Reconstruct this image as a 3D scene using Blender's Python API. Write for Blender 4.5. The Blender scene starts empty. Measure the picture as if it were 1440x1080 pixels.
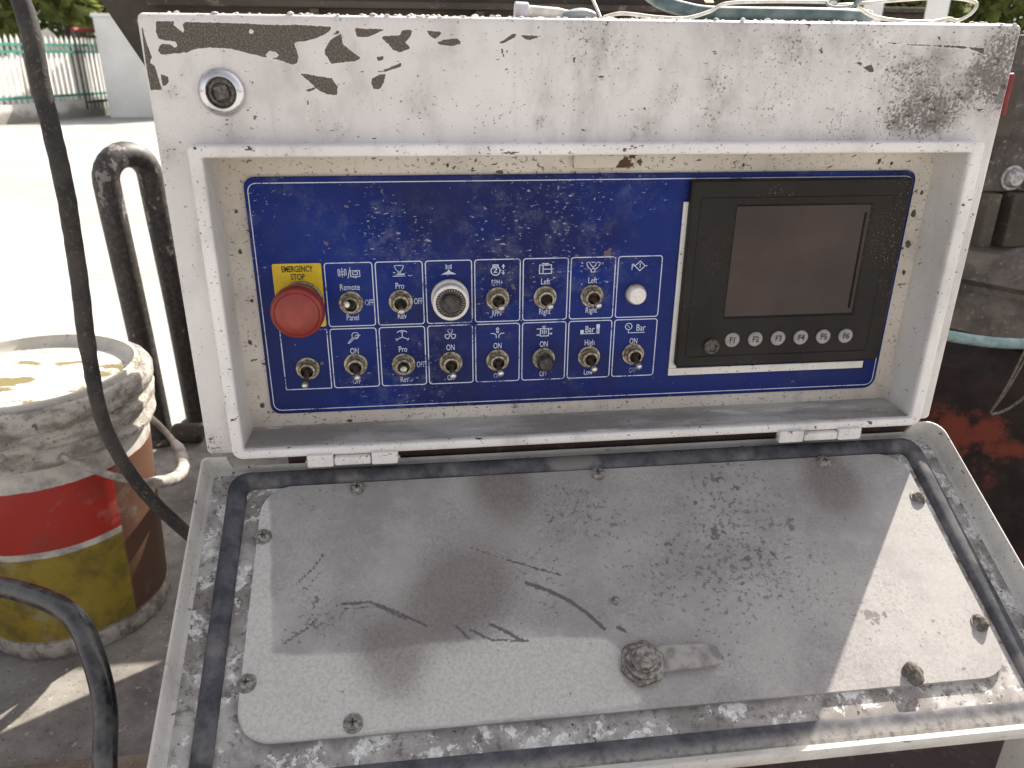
import bpy, bmesh, math, random
import numpy as np
from mathutils import Vector, Matrix

random.seed(4)
RNG = np.random.default_rng(4)
scene = bpy.context.scene
COL = scene.collection
rad = math.radians

# ------------------------------------------------------------------ camera
cam_data = bpy.data.cameras.new('camera')
cam = bpy.data.objects.new('camera', cam_data)
COL.objects.link(cam)
scene.camera = cam
cam.matrix_world = Matrix(((0.9923, 0.0413, -0.1167, -0.1390),
                           (-0.1236, 0.3876, -0.9135, -0.5768),
                           (0.0075, 0.9209, 0.3897, -0.0225),
                           (0, 0, 0, 1)))
cam_data.sensor_width = 36.0
cam_data.lens = 36.0 * 1098.6 / 1440.0
cam_data.clip_start = 0.02
cam_data.clip_end = 2000.0
cam_data.dof.use_dof = True
cam_data.dof.focus_distance = 0.66
cam_data.dof.aperture_fstop = 13.0

# ------------------------------------------------------------------ daylight
SUN_EL = rad(41.0)
SUN_H = (0.675, 0.738)                      # horizontal direction towards the sun
world = bpy.data.worlds.new('World')
scene.world = world
world.use_nodes = True
wn = world.node_tree
sky = wn.nodes.new('ShaderNodeTexSky')
sky.sky_type = 'NISHITA'
sky.sun_disc = False
sky.sun_elevation = SUN_EL
sky.sun_rotation = math.atan2(SUN_H[0], SUN_H[1])
sky.air_density = 1.0
sky.dust_density = 3.0
sky.ozone_density = 1.0
wn.nodes['Background'].inputs['Strength'].default_value = 0.12
hsv = wn.nodes.new('ShaderNodeHueSaturation')          # hazy, nearly white summer sky
hsv.inputs['Saturation'].default_value = 0.30
wn.links.new(sky.outputs[0], hsv.inputs['Color'])
warm = wn.nodes.new('ShaderNodeMix'); warm.data_type = 'RGBA'; warm.blend_type = 'MULTIPLY'
warm.inputs[0].default_value = 1.0
warm.inputs[7].default_value = (1.0, 0.955, 0.93, 1)
wn.links.new(hsv.outputs[0], warm.inputs[6])
wn.links.new(warm.outputs[2], wn.nodes['Background'].inputs['Color'])

sun_data = bpy.data.lights.new('sun', 'SUN')
sun_data.energy = 4.8
sun_data.angle = rad(0.6)
sun_data.color = (1.0, 0.93, 0.82)
sun = bpy.data.objects.new('sun', sun_data)
COL.objects.link(sun)
to_sun = Vector((SUN_H[0] * math.cos(SUN_EL), SUN_H[1] * math.cos(SUN_EL), math.sin(SUN_EL)))
sun.rotation_euler = to_sun.to_track_quat('Z', 'Y').to_euler()
sun.location = to_sun * 30

scene.view_settings.view_transform = 'Standard'
scene.view_settings.look = 'None'
scene.view_settings.exposure = 1.18
scene.view_settings.gamma = 1.0
scene.render.engine = 'CYCLES'

# wear outlines in millimetres: (x, z) on the front sheet, (x, s) on the door plate
PEEL = [
  [(-297.8,-5.2),(-286.4,-5.1),(-287.2,-7.2),(-284.9,-9.2),(-281.7,-11.7),(-281,-10),(-281.8,-6.3),(-279,-5.4),(-262.2,-5.6),(-244.4,-5.8),(-226.5,-6.5),(-208.3,-6.3),(-187.4,-7.3),(-188.5,-9.9),(-196.2,-13.8),(-205.6,-16.1),(-212.6,-17),(-211.2,-21.3),(-210.2,-25.7),(-212,-30),(-215.3,-30.5),(-222,-27.9),(-233.2,-25.8),(-244.3,-23.3),(-250.9,-21.6),(-256.2,-20.8),(-266.5,-20.5),(-275.6,-21.4),(-281.7,-23.6),(-291.7,-24.5),(-298,-25),(-299.2,-22),(-296.9,-18.6),(-291.6,-18.6),(-288.4,-20.6),(-286.4,-19.4),(-287.8,-16.8),(-293.9,-16.5),(-298.1,-15.2),(-298.7,-10.2)],
  [(-307,-5.3),(-306.2,-13.6),(-305.1,-19.9),(-303.6,-27.2),(-305.8,-29.8),(-302.6,-31.9),(-301.9,-38.4),(-300.5,-46.7),(-308.6,-46.7),(-309.2,-39.3),(-309.2,-28.5),(-308.3,-17.9)],
  [(-299.8,-36.6),(-295.6,-38.4),(-295.3,-41.9),(-299.3,-44.5),(-300.1,-41)],
  [(-193.1,-21.2),(-188,-14.6),(-181.2,-11.1),(-180.8,-17.6),(-176.4,-21),(-169.2,-26.3),(-173.1,-28),(-182.6,-29),(-189.2,-29.9),(-191.2,-26.4),(-192.9,-23.8)],
  [(-211.2,-35.8),(-205.6,-36.2),(-199.7,-37.5),(-189.9,-38.8),(-186.1,-44.2),(-187,-49.6),(-193.6,-49.2),(-199,-46.5),(-204.2,-41.5)],
  [(-208.5,-46.5),(-202.6,-44.7),(-200.9,-46),(-205.7,-47.4)],
  [(-172.6,-7.6),(-162.4,-8.3),(-151.7,-8.2),(-157.9,-10.9),(-164.6,-13.5),(-171.1,-13.2),(-171.9,-10.6)],
  [(-155.7,-13),(-149.1,-12.1),(-143,-12),(-140.9,-8.5),(-134.3,-8.5),(-135.9,-12.8),(-139.4,-16.4),(-135.7,-19.8),(-143.5,-22.5),(-148.1,-20.8),(-150.8,-17.3)],
  [(-125.3,-8.8),(-114.4,-9.6),(-116.4,-11.8),(-119.3,-14),(-122.2,-12.7)],
  [(-118.9,-16.2),(-113.1,-14.4),(-104.5,-13.4),(-101.2,-16.5),(-108,-18.3),(-116.6,-17.5)],
  [(-162.9,-38.7),(-158,-36.4),(-153.7,-36),(-154.9,-41.4),(-158.1,-45.9),(-161.9,-45.5),(-163.6,-42.3)],
  [(-160.3,-34.6),(-154.5,-33.3),(-149.6,-31.5),(-141.8,-28.3),(-143.4,-31.4),(-150.7,-33.7),(-157.4,-35.1)],
  [(-158.8,-25.3),(-154,-24.8),(-155.1,-27.5),(-158.5,-28)],
  [(-78.4,-16.7),(-73.1,-14.4),(-67.3,-10.4),(-63.9,-9.9),(-65.3,-12.6),(-72.1,-15.8)],
  [(-62.4,-10.8),(-45.2,-11.5),(-51.6,-12.9),(-55,-14.3),(-58.9,-13)],
  [(-75.5,-19.3),(-74,-19.3),(-72.1,-24.7),(-73.5,-25.2)],
  [(-71.6,-21.1),(-69.2,-19.3),(-70.6,-22.4)],
  [(-25,-24.4),(-22.5,-24.4),(-22.3,-28.5),(-24.3,-28)],
  [(181.9,-25.8),(188.7,-26.7),(188.7,-29.6)],
  [(189.9,-30),(196.5,-27.6),(200,-33.8),(195.4,-32.9)],
  [(209.5,-13.3),(234.6,-14.5),(259.8,-14.7),(274.2,-16),(282.2,-16.4),(284.1,-21.3),(279.6,-19.4),(271.6,-17),(257.4,-16.2),(234.9,-15.4),(209.7,-14.2)],
  [(-207.1,-52.4),(-206.2,-52.4),(-206.1,-56.9),(-207.5,-56)],
  [(-207.7,-58.8),(-206.8,-58.8),(-207.3,-64.7),(-208.3,-64.7)]]
PEEL_HOLES = [
  [(-240.9,-10.4),(-239,-9.2),(-237.3,-10.4),(-238.4,-12.1),(-240.6,-11.7)],
  [(-231.7,-24.5),(-228.7,-22.3),(-224.6,-22.7),(-223,-24.9),(-225,-26.6),(-229.6,-26.2)]]
GRIME = [
  (227,-29.8,12.3,10.7,0.6),
  (249.9,-20.1,12.3,10.6,0.45),
  (223.2,-64.4,13.7,12.3,0.9),
  (251.8,-64.5,18.6,16.4,1.15),
  (270.2,-56.9,11.6,10.2,0.5),
  (298.7,-12.5,17.1,14.5,1),
  (293.9,-36.8,19.7,17,1.2),
  (311.1,-46.8,17.6,15.2,1.1),
  (242.1,-46.9,19.3,17.1,0.6),
  (211.8,-37.2,13.4,11.7,0.4),
  (-131.4,-56.9,12.7,12.2,0.3),
  (-190.8,-73.2,11.7,11.4,0.3),
  (136.7,-13.9,12.8,11.2,0.4),
  (29.4,-73.9,12.7,12,0.4),
  (278.3,-32,9.2,7.9,0.4),
  (82.1,-42.4,8.5,7.7,0.55),
  (79.2,-64.2,12.9,11.9,0.45),
  (48.5,-49.7,7.4,6.7,0.5),
  (-46.5,-67.4,5.2,4.8,0.5),
  (-18.2,-6.4,19.9,17.9,0.25),
  (179.3,-71.9,17,15.4,0.35),
  (122.3,-61.8,16.4,15,0.3),
  (195.9,-13.4,21.9,19,0.35),
  (99.1,-9.7,31.6,27.9,0.25),
  (-257.7,-75.3,12.3,12.2,0.25),
  (-305.1,-86.7,10.3,10.3,0.4),
  (-324.5,-268.8,8.3,9.5,0.5),
  (-304.2,-313,8.7,10.2,0.7),
  (-295.3,-48,5.4,5.4,0.4),
  (-180.6,-3.8,13.8,12.9,0.2),
  (-77,-61.6,15.2,14.4,0.15),
  (2.4,-19.6,30.5,27.8,0.2),
  (145.8,-37.4,32.8,29.4,0.22)]
STAIN = [
  (-106,117,37.3,38.3,1),
  (-130.6,132,26,26.7,0.6),
  (-164.6,176.2,28.3,27.7,0.75),
  (-176.8,149.8,20,20.4,0.5),
  (-70.9,38,29.2,32.8,0.95),
  (-83.9,19.7,20.1,23.4,0.5),
  (205.3,56.6,27.4,29.3,1),
  (207.3,35.1,19,21,0.5),
  (-40.6,166.1,20.6,20.3,0.15),
  (101.8,13.5,37.8,42.2,0.2)]
DUST = [
  (-264.8,93.4,11.4,12.6,1),
  (-266.8,57.1,10.8,12.4,0.8),
  (-258.5,127.3,11,11.8,1),
  (-254.6,148.6,10.8,11.2,1),
  (-229.1,180.5,23.7,23.4,0.9),
  (-200.6,182.9,23.9,23.4,0.9),
  (-93.9,187.1,34.5,32.9,0.9),
  (-134,202.9,28.6,27,0.7),
  (-45.2,196.2,29.7,28,0.8),
  (-62.4,174.7,25.3,24.6,0.6),
  (-11.7,178.9,20.5,19.8,0.6),
  (0.4,219.3,29.4,26.7,0.6),
  (-171.6,37.9,22.7,26,0.3),
  (-144.4,78.3,16.4,18.2,0.25)]
SPECK = [
  (-35.3,57.2,28.9,31.8,0.9),
  (-1.1,62.9,29,31.7,0.8),
  (-63.9,102.5,21.9,23.2,0.5),
  (-46.2,133,26.6,27.1,0.8),
  (88.9,82.4,52.9,54.2,0.7),
  (83.1,143.1,49.5,47.7,0.6),
  (23,115.1,38.9,39.4,0.6),
  (131,135.2,50.7,48.9,0.55),
  (208.3,158.6,50.6,47.2,0.45),
  (234.4,188.6,32.9,30.2,0.25),
  (-205.5,28.9,34,38.9,0.5),
  (-233.2,33.7,22.3,25.9,0.5),
  (-231.4,145.3,14.8,15.4,0.8),
  (-217.4,130.6,15.2,15.9,0.6),
  (-90.5,151.5,15.4,15.6,0.8),
  (64,190.4,20.7,19.5,0.6),
  (-126.2,41,22.9,26,0.35),
  (104,28.4,37.3,41.1,0.6),
  (-209.2,79.7,21.4,23.7,0.35),
  (-212.1,136.4,20.1,20.9,0.5),
  (-192.2,127.1,30.7,31.8,0.3),
  (144.6,59.4,55,57.3,0.6)]
DUST_PATCH = [
  (-281.6,33.7),
  (-262.1,31.7),
  (-256,94),
  (-250.6,160.1),
  (-220.6,164.1),
  (-181.7,163.8),
  (-142,160.4),
  (-61,164.5),
  (-14.9,168.2),
  (-2,182.3),
  (-9.5,199.2),
  (1.9,212.3),
  (-48.2,215),
  (-144,215.8),
  (-248.1,218),
  (-260.8,212.1),
  (-266.4,198.2),
  (-273.1,120.8)]
SCRATCH = [
  ([(-66,120),(-48.2,128.3),(-36,136.6),(-24.3,147),(-13.4,160.4)],1.6),
  ([(-77.4,100.3),(-59.1,107.7),(-38.2,115.8)],0.9),
  ([(-106.5,87.3),(-85.3,96.7),(-74.8,101.7)],0.5),
  ([(-3.7,159.5),(1.9,163.2)],1.5),
  ([(-95.6,150),(-83.4,157.4),(-73.9,164.4)],1.3),
  ([(-111.2,152.5),(-96.6,161.5),(-70.3,164.7)],1),
  ([(-121.2,149),(-111.7,159.3)],1),
  ([(-235,107.1),(-224.3,96.4),(-217,85.2)],1.1),
  ([(-228.4,113.2),(-218.9,99.7)],0.7),
  ([(-202.4,126.3),(-182,125.7),(-161.6,136.1),(-141.5,147.4)],1.1),
  ([(-199.8,129.8),(-176.9,129.4),(-156.6,141.9)],0.8),
  ([(-240.7,152.3),(-226.6,143.1),(-219.6,135.8)],1.1)]

# ------------------------------------------------------------------ helpers: objects
WLOC = {}

def register(o, wl):
    WLOC[o.name] = Vector(wl)

def empty(name, loc, label, cat, group=None):
    o = bpy.data.objects.new(name, None)
    o.empty_display_size = 0.05
    COL.objects.link(o)
    o.location = loc
    register(o, loc)
    o['label'] = label
    o['category'] = cat
    if group:
        o['group'] = group
    return o

def adopt(o, parent, wl):
    o.location = wl
    register(o, wl)
    if parent is not None:
        o.parent = parent
        o.matrix_parent_inverse = Matrix.Translation(-WLOC[parent.name])

def tag(o, label=None, cat=None, group=None, kind=None):
    if label: o['label'] = label
    if cat: o['category'] = cat
    if group: o['group'] = group
    if kind: o['kind'] = kind
    return o

def place(name, mesh, wl, parent=None):
    o = bpy.data.objects.new(name, mesh)
    COL.objects.link(o)
    adopt(o, parent, wl)
    return o

class MB:
    """Collects vertices and faces; build() links them as one mesh object."""
    def __init__(self):
        self.v = []; self.f = []; self.m = []; self.a = {}
    def add(self, vs, fs, mi=0):
        b = len(self.v)
        self.v.extend([tuple(map(float, p)) for p in vs])
        self.f.extend([tuple(i + b for i in f) for f in fs])
        self.m.extend([mi] * len(fs))
        return self
    def box(self, x0, x1, y0, y1, z0, z1, bev=0.0, fn=None, mi=0, seg=2):
        bm = bmesh.new()
        bmesh.ops.create_cube(bm, size=1.0)
        for v in bm.verts:
            v.co = Vector(((x0 + x1) / 2 + v.co.x * (x1 - x0), (y0 + y1) / 2 + v.co.y * (y1 - y0), (z0 + z1) / 2 + v.co.z * (z1 - z0)))
        if bev > 0:
            bmesh.ops.bevel(bm, geom=bm.edges[:], offset=bev, segments=seg, affect='EDGES', profile=0.5)
        bm.verts.index_update()
        vs = [tuple(v.co) for v in bm.verts]
        if fn: vs = [fn(*p) for p in vs]
        self.add(vs, [tuple(v.index for v in f.verts) for f in bm.faces], mi)
        bm.free()
        return self
    def lathe(self, prof, n=32, origin=(0, 0, 0), axis=(0, 0, 1), cap0=True, cap1=True, jitter=None, mi=0, sides=None):
        """prof = [(radius, height)] turned round axis"""
        ax = Vector(axis).normalized()
        e1 = ax.orthogonal().normalized() if abs(ax.z) < 0.99 else Vector((1, 0, 0))
        e2 = ax.cross(e1)
        o = Vector(origin)
        vs = []; fs = []
        for r, h in prof:
            for k in range(n):
                a = 2 * math.pi * k / n
                rr = r if jitter is None else r + jitter(a, h)
                vs.append(tuple(o + ax * h + (e1 * math.cos(a) + e2 * math.sin(a)) * rr))
        for i in range(len(prof) - 1):
            for k in range(n):
                k2 = (k + 1) % n
                fs.append((i * n + k, i * n + k2, (i + 1) * n + k2, (i + 1) * n + k))
        if cap0: fs.append(tuple(range(n - 1, -1, -1)))
        if cap1: fs.append(tuple((len(prof) - 1) * n + k for k in range(n)))
        return self.add(vs, fs, mi)
    def tube(self, pts, r, n=12, closed=False, cap=True, mi=0, wob=0.0):
        P = [Vector(p) for p in pts]
        N = len(P)
        rs = r if isinstance(r, (list, tuple)) else [r] * N
        vs = []; fs = []
        prev = None
        for i in range(N):
            t = (P[(i + 1) % N] - P[i - 1]) if closed else (P[min(i + 1, N - 1)] - P[max(i - 1, 0)])
            t.normalize()
            if prev is None:
                e1 = t.orthogonal().normalized()
            else:
                e1 = (prev - t * prev.dot(t)).normalized()
            prev = e1
            e2 = t.cross(e1)
            for k in range(n):
                a = 2 * math.pi * k / n
                rr = rs[i] * (1 + wob * random.uniform(-1, 1))
                vs.append(tuple(P[i] + (e1 * math.cos(a) + e2 * math.sin(a)) * rr))
        for i in range(N if closed else N - 1):
            j = (i + 1) % N
            for k in range(n):
                k2 = (k + 1) % n
                fs.append((i * n + k, i * n + k2, j * n + k2, j * n + k))
        if cap and not closed:
            fs.append(tuple(range(n - 1, -1, -1)))
            fs.append(tuple((N - 1) * n + k for k in range(n)))
        return self.add(vs, fs, mi)
    def build(self, name, mats, parent=None, smooth=False, attrs=None, angle=35, center=True):
        V = np.array(self.v)
        c = (V.min(0) + V.max(0)) / 2 if center else np.zeros(3)
        me = bpy.data.meshes.new(name)
        me.from_pydata([tuple(p) for p in (V - c)], [], self.f)
        if not isinstance(mats, (list, tuple)): mats = [mats]
        for m in mats: me.materials.append(m)
        if len(mats) > 1:
            me.polygons.foreach_set('material_index', self.m)
        bm = bmesh.new(); bm.from_mesh(me)
        bmesh.ops.recalc_face_normals(bm, faces=bm.faces[:]) if not attrs else None
        bm.to_mesh(me); bm.free()
        if smooth:
            me.polygons.foreach_set('use_smooth', [True] * len(me.polygons))
            me.set_sharp_from_angle(angle=rad(angle))
        for k, arr in (attrs or {}).items():
            at = me.attributes.new(k, 'FLOAT', 'POINT')
            at.data.foreach_set('value', np.asarray(arr, dtype=np.float32))
        me.update()
        return place(name, me, tuple(c), parent)

def spline(pts, n=10):
    """Catmull-Rom through the points"""
    P = [Vector(p) for p in pts]
    P = [P[0] * 2 - P[1]] + P + [P[-1] * 2 - P[-2]]
    out = []
    for i in range(1, len(P) - 2):
        p0, p1, p2, p3 = P[i - 1:i + 3]
        for k in range(n):
            t = k / n
            out.append(0.5 * ((2 * p1) + (p2 - p0) * t + (2 * p0 - 5 * p1 + 4 * p2 - p3) * t * t + (3 * p1 - p0 - 3 * p2 + p3) * t ** 3))
    out.append(P[-2])
    return out

def rrect(x0, x1, z0, z1, r, seg=6):
    """rounded rectangle outline, counter-clockwise; r one radius or four (x1z1, x0z1, x0z0, x1z0)"""
    rs = r if isinstance(r, (list, tuple)) else [r] * 4
    out = []
    for (cx, cz, a0), rr in zip(((x1, z1, 0), (x0, z1, 90), (x0, z0, 180), (x1, z0, 270)), rs):
        ox = cx - rr if cx == x1 else cx + rr
        oz = cz - rr if cz == z1 else cz + rr
        for k in range(seg + 1):
            a = rad(a0 + 90 * k / seg)
            out.append((ox + rr * math.cos(a), oz + rr * math.sin(a)))
    return out

def loops(mb, rings, close_first=False, close_last=False, mi=0):
    """skin between rings with equal point counts (each a list of 3d points)"""
    n = len(rings[0]); vs = []; fs = []
    for r in rings: vs.extend(r)
    for i in range(len(rings) - 1):
        for k in range(n):
            k2 = (k + 1) % n
            fs.append((i * n + k, i * n + k2, (i + 1) * n + k2, (i + 1) * n + k))
    if close_first: fs.append(tuple(range(n)))
    if close_last: fs.append(tuple((len(rings) - 1) * n + k for k in range(n)))
    mb.add(vs, fs, mi)

def strokes(mb, lines, w, fn, closed=False):
    """flat ribbons of width w along 2d polylines, mapped to 3d by fn"""
    for ln in lines:
        P = [Vector((p[0], p[1])) for p in ln]
        cl = (P[0] - P[-1]).length < 1e-7 and len(P) > 2
        if cl: P = P[:-1]
        N = len(P); L = []; Rr = []
        for i in range(N):
            a = P[i] - P[i - 1] if (cl or i > 0) else P[1] - P[0]
            b = P[(i + 1) % N] - P[i] if (cl or i < N - 1) else P[-1] - P[-2]
            if a.length < 1e-9: a = b
            if b.length < 1e-9: b = a
            a = a.normalized(); b = b.normalized()
            t = (a + b)
            t = t.normalized() if t.length > 1e-6 else a
            nrm = Vector((-t.y, t.x))
            k = w / 2 / max(0.5, nrm.dot(Vector((-a.y, a.x))))
            L.append(fn(*(P[i] + nrm * k))); Rr.append(fn(*(P[i] - nrm * k)))
        vs = L + Rr
        fs = [(i, (i + 1) % N, N + (i + 1) % N, N + i) for i in range(N if cl else N - 1)]
        mb.add(vs, fs)

def circ(cx, cy, r, n=20, a0=0, a1=360):
    return [(cx + r * math.cos(rad(a0 + (a1 - a0) * k / n)), cy + r * math.sin(rad(a0 + (a1 - a0) * k / n))) for k in range(n + 1)]

def text_mesh(txt, size, sx, fn, bold=0.0):
    cu = bpy.data.curves.new('lettering', 'FONT')
    cu.body = txt; cu.size = size; cu.align_x = 'CENTER'; cu.align_y = 'CENTER'
    cu.resolution_u = 3; cu.offset = bold
    o = bpy.data.objects.new('lettering', cu)
    COL.objects.link(o)
    dg = bpy.context.evaluated_depsgraph_get()
    me = bpy.data.meshes.new_from_object(o.evaluated_get(dg))
    vs = [fn(v.co.x * sx, v.co.y) for v in me.vertices]
    fs = [tuple(p.vertices) for p in me.polygons]
    bpy.data.objects.remove(o); bpy.data.curves.remove(cu); bpy.data.meshes.remove(me)
    return vs, fs

# ------------------------------------------------------------------ helpers: materials
class NB:
    def __init__(self, name):
        self.mat = bpy.data.materials.new(name)
        self.mat.use_nodes = True
        self.t = self.mat.node_tree
        self.b = self.t.nodes['Principled BSDF']
        self.pos = self.t.nodes.new('ShaderNodeNewGeometry').outputs['Position']
    def n(self, kind): return self.t.nodes.new(kind)
    def set(self, sock, v):
        if isinstance(v, bpy.types.NodeSocket): self.t.links.new(v, sock)
        elif isinstance(v, (tuple, list)) and len(v) == 3 and sock.type == 'RGBA': sock.default_value = (*v, 1)
        else: sock.default_value = v
    def noise(self, scale, detail=4, rough=0.55, vec=None, dist=0.0):
        k = self.n('ShaderNodeTexNoise')
        k.inputs['Scale'].default_value = scale; k.inputs['Detail'].default_value = detail
        k.inputs['Roughness'].default_value = rough; k.inputs['Distortion'].default_value = dist
        self.set(k.inputs['Vector'], vec or self.pos)
        return k.outputs[0]
    def voro(self, scale, vec=None, feature='F1', rnd=1.0):
        k = self.n('ShaderNodeTexVoronoi'); k.feature = feature
        k.inputs['Scale'].default_value = scale; k.inputs['Randomness'].default_value = rnd
        self.set(k.inputs['Vector'], vec or self.pos)
        return k.outputs[0]
    def scaled(self, sx, sy, sz):
        k = self.n('ShaderNodeMapping'); k.inputs['Scale'].default_value = (sx, sy, sz)
        self.set(k.inputs['Vector'], self.pos)
        return k.outputs[0]
    def m(self, op, a, b=0.0, c=None):
        k = self.n('ShaderNodeMath'); k.operation = op
        self.set(k.inputs[0], a); self.set(k.inputs[1], b)
        if c is not None: self.set(k.inputs[2], c)
        return k.outputs[0]
    def step(self, v, a, b, lo=0.0, hi=1.0):
        k = self.n('ShaderNodeMapRange'); k.interpolation_type = 'SMOOTHSTEP'
        self.set(k.inputs['Value'], v)
        k.inputs['From Min'].default_value = a; k.inputs['From Max'].default_value = b
        k.inputs['To Min'].default_value = lo; k.inputs['To Max'].default_value = hi
        return k.outputs[0]
    def mix(self, f, a, b):
        k = self.n('ShaderNodeMix'); k.data_type = 'RGBA'
        self.set(k.inputs['Factor'], f); self.set(k.inputs['A'], a) if False else None
        self.set(k.inputs[6], a); self.set(k.inputs[7], b)
        return k.outputs[2]
    def attr(self, name):
        k = self.n('ShaderNodeAttribute'); k.attribute_name = name
        return k.outputs['Fac']
    def sep(self, which):
        k = self.n('ShaderNodeSeparateXYZ'); self.set(k.inputs[0], self.pos)
        return k.outputs[which]
    def bump(self, h, strength=0.3, dist=0.001):
        k = self.n('ShaderNodeBump'); k.inputs['Strength'].default_value = strength
        k.inputs['Distance'].default_value = dist
        self.set(k.inputs['Height'], h)
        self.t.links.new(k.outputs[0], self.b.inputs['Normal'])
    def done(self, col, rough=0.6, metal=0.0, spec=0.5):
        self.set(self.b.inputs['Base Color'], col); self.set(self.b.inputs['Roughness'], rough)
        self.set(self.b.inputs['Metallic'], metal); self.b.inputs['Specular IOR Level'].default_value = spec
        return self.mat

def simple(name, c1, c2, scale=40, rough=0.6, metal=0.0, lo=0.35, hi=0.65, bump=0.2, bdist=0.001, spec=0.5):
    k = NB(name)
    a = k.noise(scale, 5, 0.6)
    k.bump(a, bump, bdist)
    return k.done(k.mix(k.step(a, lo, hi), c1, c2), rough, metal, spec)

def white_paint(name, c1, c2, speck=0.0, cloud=0.35, rough=0.5, grimecol=(0.13, 0.115, 0.105), peeling=False):
    k = NB(name)
    col = k.mix(k.step(k.noise(7, 4), 0.35, 0.68), c1, c2)
    cl = k.m('MULTIPLY', k.step(k.noise(22, 6, 0.65, k.scaled(1, 1, 0.6)), 0.45, 0.75), cloud)
    g = k.attr('grime')
    cl = k.m('ADD', cl, k.m('MULTIPLY', g, k.step(k.noise(60, 8, 0.75, None, 0.8), 0.33, 0.64, 0.0, 0.95)))
    smear = k.step(k.noise(14, 7, 0.7, k.scaled(1.2, 1, 0.35), 1.0), 0.52, 0.72)
    cl = k.m('ADD', cl, k.m('MULTIPLY', smear, cloud * 0.45))
    col = k.mix(cl, col, (0.22, 0.195, 0.18))
    # fine dark speckle, denser where the grime is
    s = k.noise(420, 3, 0.6)
    f = k.step(k.m('ADD', k.m('ADD', s, k.m('MULTIPLY', k.noise(9, 4), 0.10)), k.m('MULTIPLY', g, 0.17)), 0.725 - speck, 0.765 - speck)
    col = k.mix(k.m('MULTIPLY', f, 0.85), col, grimecol)
    s2 = k.noise(150, 4, 0.6, k.scaled(0.75, 1, 1.5), 0.4)
    f2 = k.step(k.m('ADD', k.m('ADD', s2, k.m('MULTIPLY', k.noise(5, 3), 0.06)), k.m('MULTIPLY', g, 0.06)), 0.725 - speck, 0.742 - speck)
    col = k.mix(f2, col, (0.075, 0.06, 0.05))
    # peeled paint: bare brown-grey steel with grit
    p = k.m('ADD', k.attr('peel') if peeling else -12.0, k.m('MULTIPLY', k.m('SUBTRACT', k.noise(330, 6, 0.7), 0.5), 2.2))
    pf = k.step(p, -0.12, 0.12)
    grit = k.step(k.noise(900, 2), 0.42, 0.66)
    steel = k.mix(grit, (0.075, 0.062, 0.05), (0.17, 0.145, 0.12))
    rim = k.m('MULTIPLY', k.step(p, -0.9, -0.15), 0.35)
    col = k.mix(rim, col, (0.8, 0.78, 0.75))
    col = k.mix(pf, col, steel)
    k.bump(k.m('ADD', k.m('MULTIPLY', pf, -1.0), k.m('MULTIPLY', k.noise(160, 4), 0.25)), 0.35, 0.0006)
    return k.done(col, k.step(pf, 0, 1, rough, 0.75))

M = {}
M['white'] = white_paint('white_paint', (0.63, 0.595, 0.58), (0.74, 0.705, 0.69), 0.022, cloud=0.42, peeling=True)
M['lip'] = white_paint('lip_paint', (0.70, 0.67, 0.65), (0.80, 0.77, 0.755), 0.034, 0.38)
M['cream'] = white_paint('recess_paint', (0.56, 0.50, 0.43), (0.66, 0.61, 0.545), 0.055, 0.4)
M['wall_in'] = white_paint('recess_side_paint', (0.60, 0.585, 0.565), (0.68, 0.655, 0.635), 0.02, 0.3)

def ledge_mat():
    k = NB('ledge_dirt')
    a = k.noise(18, 6, 0.65, k.scaled(0.35, 1, 1))
    col = k.mix(k.step(a, 0.40, 0.62), (0.50, 0.475, 0.45), (0.26, 0.24, 0.225))
    col = k.mix(k.step(k.noise(45, 6, 0.7, k.scaled(0.3, 1, 1)), 0.58, 0.66), col, (0.60, 0.57, 0.54))
    col = k.mix(k.step(k.noise(300, 3), 0.66, 0.71), col, (0.07, 0.06, 0.055))
    k.bump(a, 0.3, 0.001)
    return k.done(col, 0.75)
M['ledge'] = ledge_mat()

def blue_mat():
    k = NB('blue_overlay')
    base = k.mix(k.step(k.noise(9, 3), 0.35, 0.7), (0.005, 0.017, 0.125), (0.006, 0.025, 0.19))
    base = k.mix(k.m('MULTIPLY', k.step(k.noise(6.5, 6, 0.65), 0.46, 0.68), 0.75), base, (0.012, 0.013, 0.065))
    zone = k.step(k.noise(11, 3, 0.5), 0.42, 0.66)
    haze = k.m('MULTIPLY', k.step(k.noise(70, 6, 0.7), 0.45, 0.8), k.m('MULTIPLY', zone, 0.30))
    col = k.mix(haze, base, (0.30, 0.30, 0.33))
    # short pale scuffs and splash marks
    sc = k.noise(430, 4, 0.6, k.scaled(0.6, 1, 1.2), 0.5)
    f = k.step(k.m('ADD', sc, k.m('MULTIPLY', zone, 0.085)), 0.70, 0.76)
    col = k.mix(k.m('MULTIPLY', f, 0.75), col, (0.42, 0.44, 0.55))
    sp = k.step(k.m('ADD', k.noise(95, 2, 0.5), k.m('MULTIPLY', zone, 0.04)), 0.745, 0.775)
    col = k.mix(k.m('MULTIPLY', sp, 0.6), col, (0.22, 0.16, 0.12))
    dk = k.step(k.noise(500, 2), 0.70, 0.73)
    col = k.mix(k.m('MULTIPLY', dk, 0.6), col, (0.01, 0.01, 0.03))
    k.bump(k.m('ADD', k.noise(8, 2), k.m('MULTIPLY', f, 0.2)), 0.15, 0.001)
    return k.done(col, k.step(zone, 0, 1, 0.36, 0.6), 0.0, 0.16)
M['blue'] = blue_mat()
def print_mat():
    k = NB('worn_white_print')
    w = k.m('ADD', k.m('MULTIPLY', k.noise(38, 5, 0.65), 0.7), k.m('MULTIPLY', k.noise(520, 3), 0.3))
    return k.done(k.mix(k.step(w, 0.515, 0.64), (0.60, 0.64, 0.78), (0.05, 0.065, 0.24)), 0.55, 0.0, 0.2)
M['print'] = print_mat()
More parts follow.
